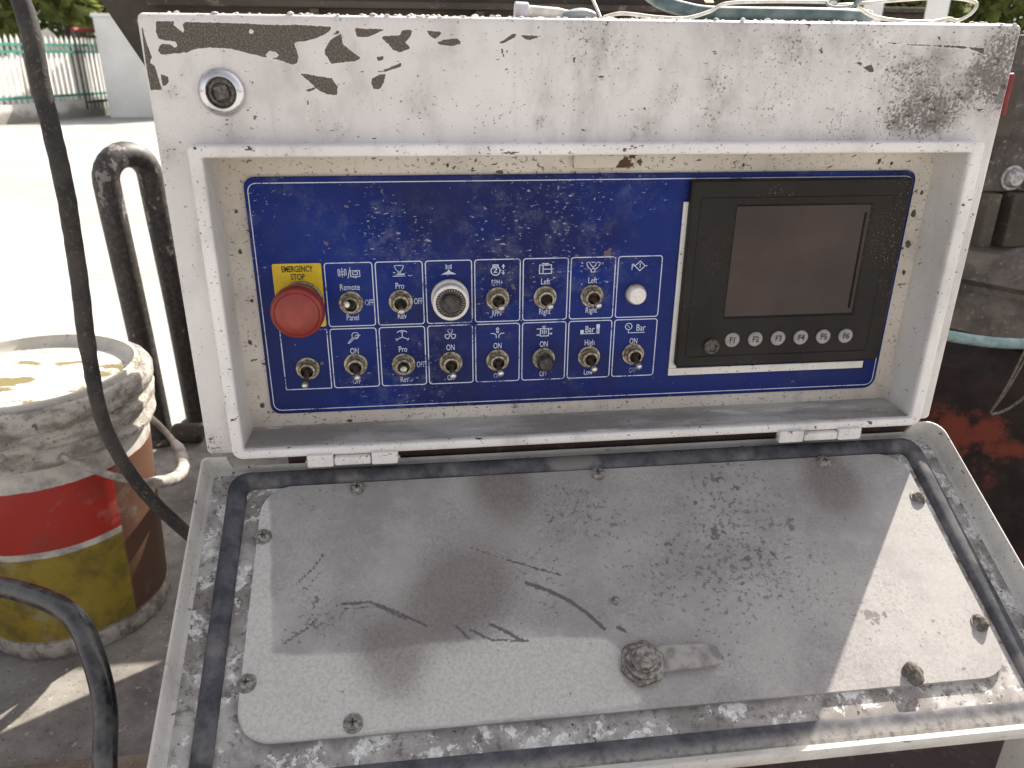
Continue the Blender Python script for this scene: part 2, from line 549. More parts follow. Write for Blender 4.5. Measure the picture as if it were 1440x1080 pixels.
M['yellow'] = simple('yellow_label', (0.62, 0.42, 0.012), (0.72, 0.50, 0.018), 60, 0.5, bump=0.05)
M['black_print'] = simple('black_print', (0.02, 0.017, 0.012), (0.05, 0.04, 0.02), 200, 0.6, bump=0)
M['redbtn'] = simple('red_plastic', (0.22, 0.024, 0.017), (0.29, 0.040, 0.026), 70, 0.36, lo=0.42, hi=0.7, bump=0.12)
M['nickel'] = simple('dirty_nickel', (0.16, 0.13, 0.09), (0.44, 0.40, 0.32), 350, 0.42, 0.75, bump=0.25, bdist=0.0004)
M['leverm'] = simple('lever_chrome', (0.45, 0.42, 0.38), (0.75, 0.72, 0.68), 200, 0.3, 0.8, bump=0.05)
M['darkin'] = simple('dark_bushing', (0.035, 0.025, 0.02), (0.09, 0.07, 0.05), 400, 0.6, 0.3)
M['knobring'] = simple('knob_ring', (0.62, 0.60, 0.57), (0.75, 0.73, 0.70), 120, 0.4, 0.1, bump=0.1)
M['knob'] = simple('black_knob', (0.015, 0.012, 0.012), (0.07, 0.06, 0.055), 260, 0.5)
M['lamp'] = simple('pilot_lens', (0.66, 0.62, 0.57), (0.85, 0.82, 0.78), 500, 0.4, bump=0.1)
M['chrome'] = simple('chrome', (0.55, 0.55, 0.56), (0.72, 0.72, 0.73), 60, 0.16, 1.0, bump=0.05)
M['rustdark'] = simple('dark_socket', (0.06, 0.05, 0.045), (0.16, 0.14, 0.125), 500, 0.6, 0.4)

def bezel_mat():
    k = NB('black_bezel')
    col = k.mix(k.step(k.noise(14, 5), 0.3, 0.75), (0.009, 0.0075, 0.0075), (0.024, 0.019, 0.016))
    zone = k.step(k.noise(13, 3), 0.45, 0.65)
    f = k.step(k.m('ADD', k.noise(700, 4, 0.65), k.m('MULTIPLY', zone, 0.10)), 0.69, 0.75)
    col = k.mix(k.m('MULTIPLY', f, 0.6), col, (0.30, 0.27, 0.25))
    k.bump(k.noise(500, 2), 0.15, 0.0004)
    return k.done(col, 0.5, 0.0, 0.22)
M['bezel'] = bezel_mat()
def screen_mat():
    k = NB('screen_glass')
    col = k.mix(k.step(k.noise(10, 4), 0.3, 0.7), (0.022, 0.014, 0.014), (0.050, 0.031, 0.028))
    return k.done(col, k.step(k.noise(9, 3), 0.3, 0.7, 0.05, 0.14), 0.0, 0.36)
M['screen'] = screen_mat()
M['keygrey'] = simple('key_grey', (0.24, 0.22, 0.225), (0.32, 0.30, 0.30), 200, 0.55)

# ------------------------------------------------------------------ wear fields
def seg_dist(P, a, b):
    a = np.array(a); b = np.array(b); d = b - a
    t = np.clip(((P - a) @ d) / max(d @ d, 1e-9), 0, 1)
    return np.linalg.norm(P - a - t[:, None] * d, axis=1)

def poly_sdf(P, poly):
    """signed distance, positive inside"""
    dist = np.full(len(P), 1e9); inside = np.zeros(len(P), bool)
    n = len(poly)
    for i in range(n):
        a, b = poly[i], poly[(i + 1) % n]
        dist = np.minimum(dist, seg_dist(P, a, b))
        c = (a[1] > P[:, 1]) != (b[1] > P[:, 1])
        with np.errstate(divide='ignore', invalid='ignore'):
            xi = (b[0] - a[0]) * (P[:, 1] - a[1]) / (b[1] - a[1] + 1e-12) + a[0]
        inside ^= c & (P[:, 0] < xi)
    return np.where(inside, dist, -dist)

def blob_field(P, blobs):
    out = np.zeros(len(P))
    for x, z, rx, rz, a in blobs:
        out += a * np.exp(-0.5 * (((P[:, 0] - x) / (rx * 0.75)) ** 2 + ((P[:, 1] - z) / (rz * 0.75)) ** 2))
    return np.clip(out, 0, 1.3)

# ------------------------------------------------------------------ ground, deck
def ground_mat():
    k = NB('pale_concrete_yard')
    a = k.noise(0.7, 6, 0.6); b = k.noise(9, 5, 0.6)
    col = k.mix(k.step(a, 0.35, 0.65), (0.30, 0.29, 0.27), (0.37, 0.365, 0.35))
    col = k.mix(k.m('MULTIPLY', k.step(b, 0.5, 0.75), 0.4), col, (0.25, 0.24, 0.22))
    k.bump(b, 0.2, 0.01)
    return k.done(col, 0.9)
M['ground'] = ground_mat()
GZ = -1.62
mb = MB(); S = 600
mb.add([(-S, -S, GZ), (S, -S, GZ), (S, S, GZ), (-S, S, GZ)], [(0, 1, 2, 3)])
tag(mb.build('ground', M['ground']), 'pale concrete yard stretching away behind the machine', None, kind='structure')

DZ = -0.834
def deck_mat():
    k = NB('dusty_deck')
    a = k.noise(7, 7, 0.65); b = k.noise(60, 5, 0.65)
    col = k.mix(k.step(a, 0.33, 0.66), (0.10, 0.088, 0.078), (0.27, 0.25, 0.225))
    col = k.mix(k.step(b, 0.60, 0.72), col, (0.44, 0.42, 0.39))
    col = k.mix(k.step(k.noise(220, 3), 0.62, 0.70), col, (0.09, 0.075, 0.065))
    k.bump(k.m('ADD', a, k.m('MULTIPLY', b, 0.4)), 0.5, 0.006)
    return k.done(col, 0.9)
M['deck'] = deck_mat()
mb = MB(); mb.box(-1.9, -0.16, -0.02, 1.12, DZ - 0.05, DZ, 0.006)
tag(mb.build('deck', M['deck']), 'dusty grey steel deck under the paint bucket', None, kind='structure')

def rusty(name, c1, c2, c3, s=6, rough=0.8):
    k = NB(name)
    a = k.noise(s, 7, 0.65); b = k.noise(s * 9, 5, 0.7)
    col = k.mix(k.step(a, 0.38, 0.62), c1, c2)
    col = k.mix(k.step(b, 0.56, 0.68), col, c3)
    k.bump(k.m('ADD', a, b), 0.5, 0.003)
    return k.done(col, rough)
M['brown'] = rusty('brown_steel', (0.045, 0.035, 0.026), (0.085, 0.07, 0.055), (0.15, 0.125, 0.10), 5)
M['maroon'] = rusty('dark_maroon_steel', (0.022, 0.011, 0.010), (0.040, 0.018, 0.016), (0.065, 0.038, 0.03), 7)
M['cementsteel'] = rusty('cement_caked_steel', (0.10, 0.085, 0.075), (0.22, 0.19, 0.17), (0.31, 0.28, 0.25), 9)

# ------------------------------------------------------------------ control box
W = 0.62; H = 0.32; DEP = 0.20
LX0, LX1, LZ0, LZ1 = -0.2868, 0.2905, -0.3175, -0.0808          # lip, outside
IX0, IX1, IZ0, IZ1 = -0.2778, 0.2806, -0.3100, -0.0888          # opening
YB = 0.0275                                                     # recess back
YP = 0.0250                                                     # face of the blue overlay

BOX = empty('control_box', (0, 0.1, -0.34), 'white paint-chipped steel control box with blue switch panel and its lower door hanging open', 'control box')

def front_sheet():
    r = 0.0045
    xs = sorted(set(np.round(np.concatenate([np.linspace(-0.31, -0.31 + r, 5), np.arange(-0.305, -0.05, 0.0011), np.arange(-0.05, 0.3041, 0.002), np.linspace(0.31 - r, 0.31, 5), [-0.282, 0.286]]), 5)))
    zs = sorted(set(np.round(np.concatenate([np.linspace(-0.32, -0.32 + r, 4), np.arange(-0.314, -0.062, 0.003), np.arange(-0.062, -0.0039, 0.0011), np.linspace(-r, 0, 5), [-0.313, -0.0845]]), 5)))
    xs = np.array(xs); zs = np.array(zs)
    X, Z = np.meshgrid(xs, zs)
    V = np.stack([X.ravel(), np.zeros(X.size), Z.ravel()], 1)
    nx, nz = len(xs), len(zs)
    faces = []
    for j in range(nz - 1):
        for i in range(nx - 1):
            cx = (xs[i] + xs[i + 1]) / 2; cz = (zs[j] + zs[j + 1]) / 2
            if -0.282 < cx < 0.286 and -0.313 < cz < -0.0845: continue
            faces.append((j * nx + i, j * nx + i + 1, (j + 1) * nx + i + 1, (j + 1) * nx + i))
    P = V[:, [0, 2]] * 1000
    peel = np.full(len(P), -12.0)
    for pl in PEEL: peel = np.maximum(peel, np.clip(poly_sdf(P, pl), -12, 12))
    for pl in PEEL_HOLES: peel = np.minimum(peel, -poly_sdf(P, pl))
    grime = blob_field(P, GRIME)
    # sides, top, bottom, back
    extra_v = []; extra_f = []
    base = len(V)
    xl = np.concatenate([np.linspace(-0.31, -0.31 + r, 5), np.linspace(0.31 - r, 0.31, 5)])
    zl = np.concatenate([np.linspace(-0.32, -0.32 + r, 5), np.linspace(-r, 0, 5)])
    yl = np.concatenate([np.linspace(0, r, 5), np.linspace(DEP - r, DEP, 5)])
    def sheet(A, B, fn):
        b0 = base + len(extra_v)
        for b in B:
            for a in A: extra_v.append(fn(a, b))
        for j in range(len(B) - 1):
            for i in range(len(A) - 1):
                extra_f.append((b0 + j * len(A) + i, b0 + j * len(A) + i + 1, b0 + (j + 1) * len(A) + i + 1, b0 + (j + 1) * len(A) + i))
    sheet(xl, yl, lambda a, b: (a, b, 0.0)); sheet(xl, yl, lambda a, b: (a, b, -0.32))
    sheet(yl, zl, lambda a, b: (-0.31, a, b)); sheet(yl, zl, lambda a, b: (0.31, a, b))
    sheet(xl, zl, lambda a, b: (a, DEP, b))
    V = np.concatenate([V, np.array(extra_v)])
    lo = np.array([-0.31 + r, r, -0.32 + r]); hi = np.array([0.31 - r, DEP - r, -r])
    C = np.clip(V, lo, hi); D = V - C; ln = np.linalg.norm(D, axis=1, keepdims=True)
    V = C + D / np.maximum(ln, 1e-9) * r
    # slight unevenness of a knocked-about sheet along the top edge
    k = len(extra_v)
    mb = MB(); mb.add(V, faces + extra_f)
    return mb.build('housing', M['white'], BOX, True, {'peel': np.concatenate([peel, np.full(k, -12.0)]), 'grime': np.concatenate([grime, np.full(k, 0.15)])}, 40)
front_sheet()

# raised lip round the opening
def ring3(x0, x1, z0, z1, r, y, seg=6): return [(x, y, z) for x, z in rrect(x0, x1, z0, z1, r, seg)]
mb = MB(); f = 0.0022; yl = -0.015
RR = [ring3(LX0, LX1, LZ0, LZ1, (0.004, 0.003, 0.009, 0.009), 0.003), ring3(LX0, LX1, LZ0, LZ1, (0.004, 0.003, 0.009, 0.009), yl + f)]
for a in (30, 60, 90):
    d = f * (1 - math.cos(rad(a))); e = f * (1 - math.sin(rad(a)))
    RR.append(ring3(LX0 + d, LX1 - d, LZ0 + d, LZ1 - d, (0.004, 0.003, 0.008, 0.008), yl + e))
for a in (90, 60, 30, 0):
    d = f * (1 - math.cos(rad(a))); e = f * (1 - math.sin(rad(a)))
    RR.append(ring3(IX0 - d, IX1 + d, IZ0 - d, IZ1 + d, 0.0015, yl + e))
RR.append(ring3(IX0, IX1, IZ0, IZ1, 0.0015, -0.010))
loops(mb, RR)
mb.build('lip_frame', M['lip'], BOX, True)
# recess side walls
mb = MB(); g = 0.0004
loops(mb, [ring3(IX0 - g, IX1 + g, IZ0 - 0.0006, IZ1 + g, 0.0015, -0.0102), ring3(IX0 - g, IX1 + g, IZ0 - 0.0006, IZ1 + g, 0.0015, YB + 0.001)])
mb.build('recess_wall', M['wall_in'], BOX, True)
mb = MB(); mb.box(IX0 - 0.002, IX1 + 0.002, YB, YB + 0.002, IZ0 - 0.002, IZ1 + 0.002)
mb.build('recess_back', M['cream'], BOX)
mb = MB(); mb.box(IX0 + 0.0006, IX1 - 0.0006, -0.0095, YB - 0.0002, IZ0 - 0.0005, IZ0 + 0.0006)
mb.build('ledge', M['ledge'], BOX)
# small tab at the top of the recess, rust showing
def tab_mat():
    k = NB('rusted_tab')
    f = k.step(k.noise(85, 3, 0.5), 0.55, 0.60)
    return k.done(k.mix(f, (0.62, 0.57, 0.49), (0.075, 0.035, 0.018)), 0.7)
mb = MB(); mb.box(-0.0168, 0.0305, 0.0205, YB + 0.0005, -0.1022, -0.0925, 0.0008)
tag(mb.build('door_catch', tab_mat(), BOX), 'small cream catch tab with rust spots')

M['mud'] = simple('dry_mud', (0.06, 0.042, 0.028), (0.13, 0.10, 0.07), 400, 0.9)
def mud(x, z, r, seed, y=YB):
    rg = random.Random(seed); mb = MB(); n = 14
    ring_a = [rg.uniform(0.6, 1.25) for _ in range(n)]
    def rg_(k, y_): return [(x + r * k * ring_a[i] * math.cos(2 * math.pi * i / n), y_, z + r * k * 1.25 * ring_a[i] * math.sin(2 * math.pi * i / n)) for i in range(n)]
    loops(mb, [rg_(1, y - 0.0001), rg_(0.85, y - r * 0.28), rg_(0.4, y - r * 0.42)], False, True)
    return mb.build('mud_spot', M['mud'], BOX)
for q, (x, z, r) in enumerate(((0.2755, -0.1250, 0.0016), (0.2722, -0.1420, 0.0024), (0.2730, -0.1680, 0.0030), (0.2742, -0.1920, 0.0019), (0.2330, -0.0995, 0.0018), (0.2440, -0.1015, 0.0015), (0.0360, -0.0990, 0.0020), (-0.1120, -0.1000, 0.0014), (-0.2690, -0.1320, 0.0014), (-0.2700, -0.1620, 0.0017), (-0.2715, -0.2350, 0.0018), (-0.2680, -0.2900, 0.0020), (0.1200, -0.1020, 0.0013), (-0.2660, -0.2010, 0.0012))):
    mud(x, z, r, 40 + q)

# ---------------- blue overlay with its print
fp = lambda y: (lambda x, z: (x, y, z))
mb = MB()
pr = (0.008, 0.008, 0.008, 0.010)
loops(mb, [ring3(-0.2612, 0.2662, -0.2975, -0.1070, pr, YB - 0.0002, 5), ring3(-0.2612, 0.2662, -0.2975, -0.1070, pr, YP + 0.0003, 5), ring3(-0.2608, 0.2658, -0.2971, -0.1074, pr, YP, 5)], False, True)
PANEL = mb.build('switch_panel', M['blue'], BOX)
YT = YP - 0.00025
def print_lines(name, lines, w, parent=PANEL, mat='print', y=YT):
    mb = MB(); strokes(mb, lines, w, fp(y)); return mb.build(name, M[mat], parent)
def closed_rr(*a, seg=4):
    l = rrect(*a, seg); return l + [l[0]]
print_lines('border_line', [closed_rr(-0.2585, 0.2632, -0.2940, -0.1113, 0.006)], 0.00065)
CW, PX = 0.0362, 0.03865
cx = [-0.2290 + PX * i for i in range(8)]
R1, R2 = (-0.2232, -0.1720), (-0.2760, -0.2254)
for i in range(8):
    if i > 0: print_lines('cell_outline', [closed_rr(cx[i] - CW / 2, cx[i] + CW / 2, R1[0], R1[1], 0.0022)], 0.00075)
    print_lines('cell_outline', [closed_rr(cx[i] - CW / 2, cx[i] + CW / 2, R2[0], R2[1], 0.0022 if i else 0.0006)], 0.00075)
def letter(txt, x, z, size, sx=0.62, parent=PANEL, mat='print', y=YT, bold=0.0):
    vs, fs = text_mesh(txt, size, sx, lambda a, b: (x + a, y, z + b), bold)
    mb = MB(); mb.add(vs, fs)
    return mb.build('lettering', M[mat], parent)
TS = 0.0072
letter('Remote', cx[1], -0.1916, TS, 0.68); letter('Panel', cx[1] + 0.0006, -0.2163, TS, 0.66); letter('OFF', cx[1] + 0.0142, -0.2045, TS, 0.56)
letter('Pro', cx[2], -0.1916, TS, 0.68); letter('Rev', cx[2] + 0.0006, -0.2163, TS, 0.66); letter('OFF', cx[2] + 0.0140, -0.2045, TS, 0.56)
letter('RPM+', cx[4] - 0.0004, -0.1912, TS, 0.52); letter('RPM-', cx[4] - 0.0004, -0.2166, TS, 0.52)
for c in (5, 6):
    letter('Left', cx[c], -0.1912, TS, 0.68); letter('Right', cx[c], -0.2163, TS, 0.66)
for c in (1, 3, 4, 5, 7):
    letter('ON', cx[c] + (0.0 if c != 7 else -0.001), -0.2446, TS, 0.62)
for c in (1, 3, 4, 5, 7):
    letter('OFF', cx[c], -0.2712, TS * 0.9, 0.58)
letter('Pro', cx[2], -0.2446, TS, 0.68); letter('Rev', cx[2], -0.2712, TS * 0.95, 0.66); letter('OFF', cx[2] + 0.0140, -0.2585, TS, 0.56)
letter('High', cx[6], -0.2446, TS, 0.66); letter('Low', cx[6], -0.2712, TS * 0.95, 0.66)
letter('Bar', cx[6] - 0.0004, -0.2330, 0.0082, 0.72); letter('Bar', cx[7] + 0.0045, -0.2330, 0.0082, 0.72)

# symbols, drawn in millimetres about the top centre of their cell
def symbol(c, row, lines, fills=(), w=0.55, dx=0, dz=0):
    x0 = cx[c] + dx / 1000; z0 = (-0.1800 if row == 1 else -0.2330) + dz / 1000
    mb = MB()
    fn = lambda a, b: (x0 + a / 1000, YT, z0 + b / 1000)
    strokes(mb, lines, w, fn)
    for poly in fills:
        mb.add([fn(*p) for p in poly], [tuple(range(len(poly)))])
    return mb.build('symbol', M['print'], PANEL)
symbol(1, 1, [[(-8, 3), (-8, -2)], [(-6.8, 3), (-6.8, -2.5)], [(-8, 3), (-6.8, 3)], [(-8, -2), (-6.8, -2.5)], [(-5, 4), (-5, -3.5)], [(-3.2, 3), (-3.2, -2.5)], [(-2, 3), (-2, -2)], [(-3.2, 3), (-2, 3)], [(-6.5, 1), (-3.2, 1)], [(-6.5, -1), (-3.2, -1)],
              [(1.2, 4.2), (-0.8, -4.5)], [(1.4, 1.8), (8.4, 1.8), (8.4, -3), (1.4, -3), (1.4, 1.8)], [(3, 0.8), (6.6, 0.8), (6.6, -1.5), (3, -1.5), (3, 0.8)], [(3.2, -3.8), (4.4, -3.2)], [(5, -4.4), (6, -3.2)]])
symbol(2, 1, [[(-3.6, 3.6), (-2.4, 4), (2.6, 4), (3.6, 3.4), (2.4, 0.6), (1, -1), (-0.6, -1), (-2.4, 0.8), (-3.6, 3.6)], [(-0.6, -1), (-1, -3)], [(1, -1), (1.6, -3)], [(0.2, -1), (0.2, -3)], [(-4.6, -1.4), (-3, -2)], [(-5, -4.5), (5, -4.5)]],
       [[(-3, -3.6), (4.2, -3.6), (4.2, -2.4), (2, -2.6), (0, -2.2), (-2, -3)]], dz=1)
symbol(3, 1, [[(-2, 4), (-2, 0)], [(2, 4), (2, 0)], [(-2, 2.6), (2, 2.6)], [(-2, 1), (2, 1)], [(-5.5, -3.9), (5.5, -3.9)]], [[(-5, -3.6), (-1, -1.6), (-0.4, -0.2), (0.4, -0.2), (1, -1.6), (5, -3.6)]], dz=1)
symbol(4, 1, [circ(-1.6, -1.2, 3.6, 20), [(-3.6, 1.9), (-3.6, 3.6), (0.4, 3.6), (0.4, 1.9)], [(-3, 0.4), (-2.4, 1.2), (-1.2, 1.2), (-0.6, 0.2), (-2.8, -2.4), (-0.2, -2.4)], [(4.6, 2.2), (4.6, 0.3)], [(4.6, -1.1), (4.6, -3)]],
       [[(3.2, 2), (6, 2), (4.6, 4.2)], [(3.2, -2.6), (6, -2.6), (4.6, -4.8)]], w=0.75)
symbol(5, 1, [[(-5, 2.6), (4.6, 2.6), (4.6, -4.4), (-5, -4.4), (-5, 2.6)], [(-2.2, 2.6), (-2.2, -4.4)], [(-3, 3.8), (2.6, 3.8)], [(-2.2, -0.8), (6.2, -0.8)]], w=0.65)
symbol(6, 1, [[(-5.4, 3.4), (-2.8, 3.4)], [(2.8, 3.4), (5.4, 3.4)], [(-1.6, 3.4), (1.6, 3.4)], [(-5.4, 3.4), (-5.4, 1.6), (-4, -0.8), (-1.6, -2.8)], [(5.4, 3.4), (5.4, 1.6), (4, -0.8), (1.6, -2.2)], [(-2.8, 2.8), (-1.6, 0.6), (0, -0.6), (1.6, 0.6), (2.8, 2.8)], [(-1.6, -3), (0, -1), (1.6, -3), (1.4, -4.6), (-1.6, -4.6), (-1.6, -3)]], dz=0.5)
symbol(7, 1, [[(0, 4), (4.2, 0), (0, -4), (-4.2, 0), (0, 4)], [(0, 2.4), (0, -1.6)], [(4.2, 0), (6, 0)], [(-6.6, 1.6), (-6.6, -3.2)], [(-6.6, 1.6), (-5, 1.4), (-4.8, 0.2), (-6.6, -0.4)]], w=0.6)
symbol(1, 2, [circ(1.5, 1.6, 2.7, 16), circ(2.4, 0.8, 1.2, 12), [(-0.6, 0.2), (-4.8, -4.6)], [(0.6, -0.6), (-3.9, -5)], [(-4.8, -4.6), (-3.9, -5)], [(4.6, 1.6), (5.4, 2)]], w=0.5)
symbol(2, 2, [circ(0, -2.0, 5.6, 10, 45, 135), [(-1.3, 2.4), (1.3, 2.4)], [(0, 2.4), (0, -2)], [(0, -2), (-4.6, -4)], [(0, -2), (4.6, -4)], [(-5.4, -3), (-4, -5)], [(5.4, -3), (4, -5)]], w=0.6, dz=1)
def blade(a):
    pts = [(-0.5, 0.8), (-2, 3), (-1.6, 4.2), (0, 4.6), (1.6, 4.2), (2, 3), (0.5, 0.8), (-0.5, 0.8)]
    c, s = math.cos(rad(a)), math.sin(rad(a))
    return [(x * c - z * s, x * s + z * c) for x, z in pts]
symbol(3, 2, [blade(0), blade(122), blade(238), circ(0, 0, 0.7, 8)], w=0.6, dz=-0.2)
symbol(4, 2, [[(0, 4.4), (1.1, 3.2), (0, 2), (-1.1, 3.2), (0, 4.4)], [(0, 2), (1.0, 0.9), (0, -0.2), (-1.0, 0.9), (0, 2)], [(-5.6, -0.6), (-3, -0.6), (-1.2, -2), (-1.0, -4.6)], [(5.6, -0.6), (3, -0.6), (1.2, -2), (1.0, -4.6)]], w=0.6)
symbol(5, 2, [[(-3.2, 2.2), (3.6, 2.2), (3.6, -4.2), (-3.2, -4.2), (-3.2, 2.2)], [(-6.4, 2), (-3.2, 2)], [(-6.4, -3.2), (-3.2, -3.2)], [(3.6, 1.2), (6, 2.2)], [(3.6, -2.6), (6, -1.6)], [(-1.4, 4.6), (-0.6, 3)], [(0.8, 4.8), (0.2, 3)], [(-1.6, 1), (-1.6, -2.4)], [(0, 1.6), (0, -2.8)], [(1.6, 1), (1.6, -2.4)]], [[(5, 1.2), (6.6, 1.2), (6.6, 2.6), (5, 2.6)], [(5, -3), (6.6, -3), (6.6, -1.4), (5, -1.4)]], w=0.7)
symbol(6, 2, [[(-6, -3.6), (6, -3.6)]], [[(-8.2, -3.9), (-5.4, -3.9), (-5.4, -0.2), (-8.2, -0.2)], [(5.2, -3.9), (8, -3.9), (8, 4.4), (5.2, 4.4)]], w=0.6)
symbol(7, 2, [circ(-6, 1.6, 2.8, 18), [(-6, -1.2), (-6, -4), (8, -4)], [(-7.2, 2.8), (-5, 0.6)]], [[(-6.6, 2.2), (-5.4, 1.6), (-5.8, 0.8)]], w=0.6)

# ---------------- emergency stop
mb = MB()
loops(mb, [ring3(cx[0] - 0.0185, cx[0] + 0.0183, -0.2226, -0.1716, 0.0015, YP - 0.0001, 3), ring3(cx[0] - 0.0185, cx[0] + 0.0183, -0.2226, -0.1716, 0.0015, YP - 0.0008, 3)], False, True)
YL = mb.build('emergency_label', M['yellow'], BOX)
letter('EMERGENCY', cx[0], -0.1760, 0.0066, 0.62, YL, 'black_print', YP - 0.0011, 0.00012)
letter('STOP', cx[0], -0.1822, 0.0068, 0.66, YL, 'black_print', YP - 0.0011, 0.00006)
mb = MB()
EX, EZ = -0.2272, -0.2010
AX = (0, -1, 0)
mb.lathe([(0.0135, 0), (0.0135, 0.012), (0.0125, 0.0125), (0.0125, 0.018), (0.0175, 0.0195), (0.0193, 0.0225), (0.0198, 0.028), (0.0194, 0.033), (0.0182, 0.0356), (0.0168, 0.0362), (0.0163, 0.0357), (0.0157, 0.0363), (0.0150, 0.0369), (0.008, 0.0379), (0.0015, 0.0382)], 48, (EX, YP, EZ), AX, False)
EB = mb.build('emergency_stop_button', M['redbtn'], BOX, True, angle=50)
mb = MB(); mb.lathe([(0.0160, 0.0009), (0.0160, 0.0035), (0.0150, 0.0045), (0.0136, 0.0045)], 40, (EX, YP, EZ), AX, False, False)
mb.build('base_ring', M['nickel'], EB, True)

# ---------------- toggle switches
def hexring(mb, cxx, czz, y0, y1, r_out, r_in, rot=0.0):
    n = 24
    def hexpt(a):
        a2 = (a - rot) % (math.pi / 3) - math.pi / 6
        rr = r_out * math.cos(math.pi / 6) / math.cos(a2)
        return rr
    A = [2 * math.pi * k / n for k in range(n)]
    o = lambda y, s=1.0: [(cxx + hexpt(a) * s * math.cos(a), y, czz + hexpt(a) * s * math.sin(a)) for a in A]
    i = lambda y: [(cxx + r_in * math.cos(a), y, czz + r_in * math.sin(a)) for a in A]
    loops(mb, [o(y0), o(y1 + 0.0006), o(y1, 0.93), i(y1), i(y0)])
def toggle(x, z, lean_down, lean_x=0.0, boot=False, length=0.0088, rot=0.2):
    mb = MB(); mb.lathe([(0.0066, 0.0), (0.0066, 0.0), (0.0066, 0.0078), (0.0060, 0.0083), (0.0050, 0.0083), (0.0050, 0.0040)], 24, (x, YP, z), AX, False, True)
    t = mb.build('toggle_switch', M['nickel'], BOX, True)
    t.data.materials.append(M['darkin'])
    mi = [1 if (Vector((p.center.x, p.center.z)).length < 0.0051) else 0 for p in t.data.polygons]
    t.data.polygons.foreach_set('material_index', mi)
    mb = MB(); hexring(mb, x, z, YP - 0.0002, YP - 0.0042, 0.0083, 0.0067, rot)
    mb.build('hex_nut', M['nickel'], t)
    mb = MB(); mb.lathe([(0.0094, 0.0001), (0.0094, 0.0009), (0.0068, 0.0010)], 28, (x, YP, z), AX, False, False)
    mb.build('washer', M['nickel'], t)
    if boot:
        mb = MB(); mb.lathe([(0.0068, 0.0085), (0.0072, 0.0098), (0.0070, 0.0130), (0.0052, 0.0155), (0.002, 0.0162)], 24, (x, YP, z), AX, False)
        mb.build('rubber_boot', M['knob'], t, True)
    else:
        d = Vector((math.sin(rad(lean_x)), -math.cos(rad(lean_down)), -math.sin(rad(lean_down)))).normalized()
        o = Vector((x, YP - 0.0048, z))
        mb = MB(); L = length
        mb.lathe([(0.0022, 0.0), (0.0021, 0.4 * L + 0.002), (0.0025, L)], 14, o, d, True, False, None, 1)
        mb.lathe([(0.0025, L), (0.0028, L + 0.0016), (0.0027, L + 0.0028), (0.0017, L + 0.0038), (0.0004, L + 0.0041)], 14, o, d, False, True)
        mb.build('lever', [M['leverm'], M['darkin']], t, True)
    return t
TZ1, TZ2 = -0.2040, -0.2570
dy = 0.0
toggle(cx[1] + 0.0002, TZ1, -16, -14)
toggle(cx[2] + 0.0002, TZ1, 24, 2, rot=0.5)
toggle(cx[4], TZ1, 22, 8)
toggle(cx[5], TZ1, 22, 10, rot=0.4)
toggle(cx[6], TZ1, 25, 14, rot=0.1)
toggle(cx[0] + 0.0006, TZ2 - 0.001, 32, -4, length=0.0130, rot=0.45)
toggle(cx[1] + 0.0002, TZ2 + 0.001, 27, 8, length=0.0105)
toggle(cx[2], TZ2 - 0.0005, -8, 0, rot=0.3)
toggle(cx[3], TZ2 - 0.0005, 28, 4, rot=0.5, length=0.0105)
toggle(cx[4], TZ2, 28, 4, length=0.0105)
toggle(cx[5], TZ2, 0, 0, boot=True)
toggle(cx[6], TZ2, 27, 6, rot=0.3, length=0.0105)
toggle(cx[7] - 0.0006, TZ2 + 0.001, 27, 5, length=0.0105)

# ---------------- speed dial
KX, KZ = -0.1126, -0.2020
mb = MB(); mb.lathe([(0.0150, 0), (0.0150, 0.003), (0.0134, 0.0045), (0.0136, 0.012), (0.0143, 0.0135), (0.0143, 0.0155), (0.0136, 0.0163), (0.0118, 0.0163), (0.0116, 0.0145)], 48, (KX, YP, KZ), AX, False, False)
DIAL = mb.build('speed_dial', M['knobring'], BOX, True)
mb = MB(); mb.lathe([(0.0117, 0.0140), (0.0117, 0.0152), (0.0080, 0.0156), (0.0074, 0.0200), (0.0060, 0.0215), (0.0020, 0.0220)], 36, (KX, YP, KZ), AX, False)
mb.build('dial_cap', M['knob'], DIAL, True)
mb = MB()
for k in range(26):
    a = rad(-55 + k * 290 / 25)
    r0, r1 = 0.0092, (0.0110 if k % 5 else 0.0114)
    strokes(mb, [[(KX + r0 * math.cos(a), KZ + r0 * math.sin(a)), (KX + r1 * math.cos(a), KZ + r1 * math.sin(a))]], 0.00045, fp(YP - 0.0157))
mb.build('dial_scale', simple('dial_print', (0.32, 0.28, 0.25), (0.45, 0.41, 0.38), 300, bump=0), DIAL)
# ---------------- pilot lamp
mb = MB(); mb.lathe([(0.0088, 0), (0.0088, 0.002), (0.0080, 0.0028)], 32, (0.0392, YP, -0.2032), AX, False, False)
LAMP = mb.build('pilot_lamp', M['nickel'], BOX, True)
mb = MB(); mb.lathe([(0.0079, 0.0015), (0.0077, 0.0062), (0.0066, 0.0082), (0.004, 0.0091), (0.001, 0.0094)], 32, (0.0392, YP, -0.2032), AX, False)
mb.build('lens', M['lamp'], LAMP, True)

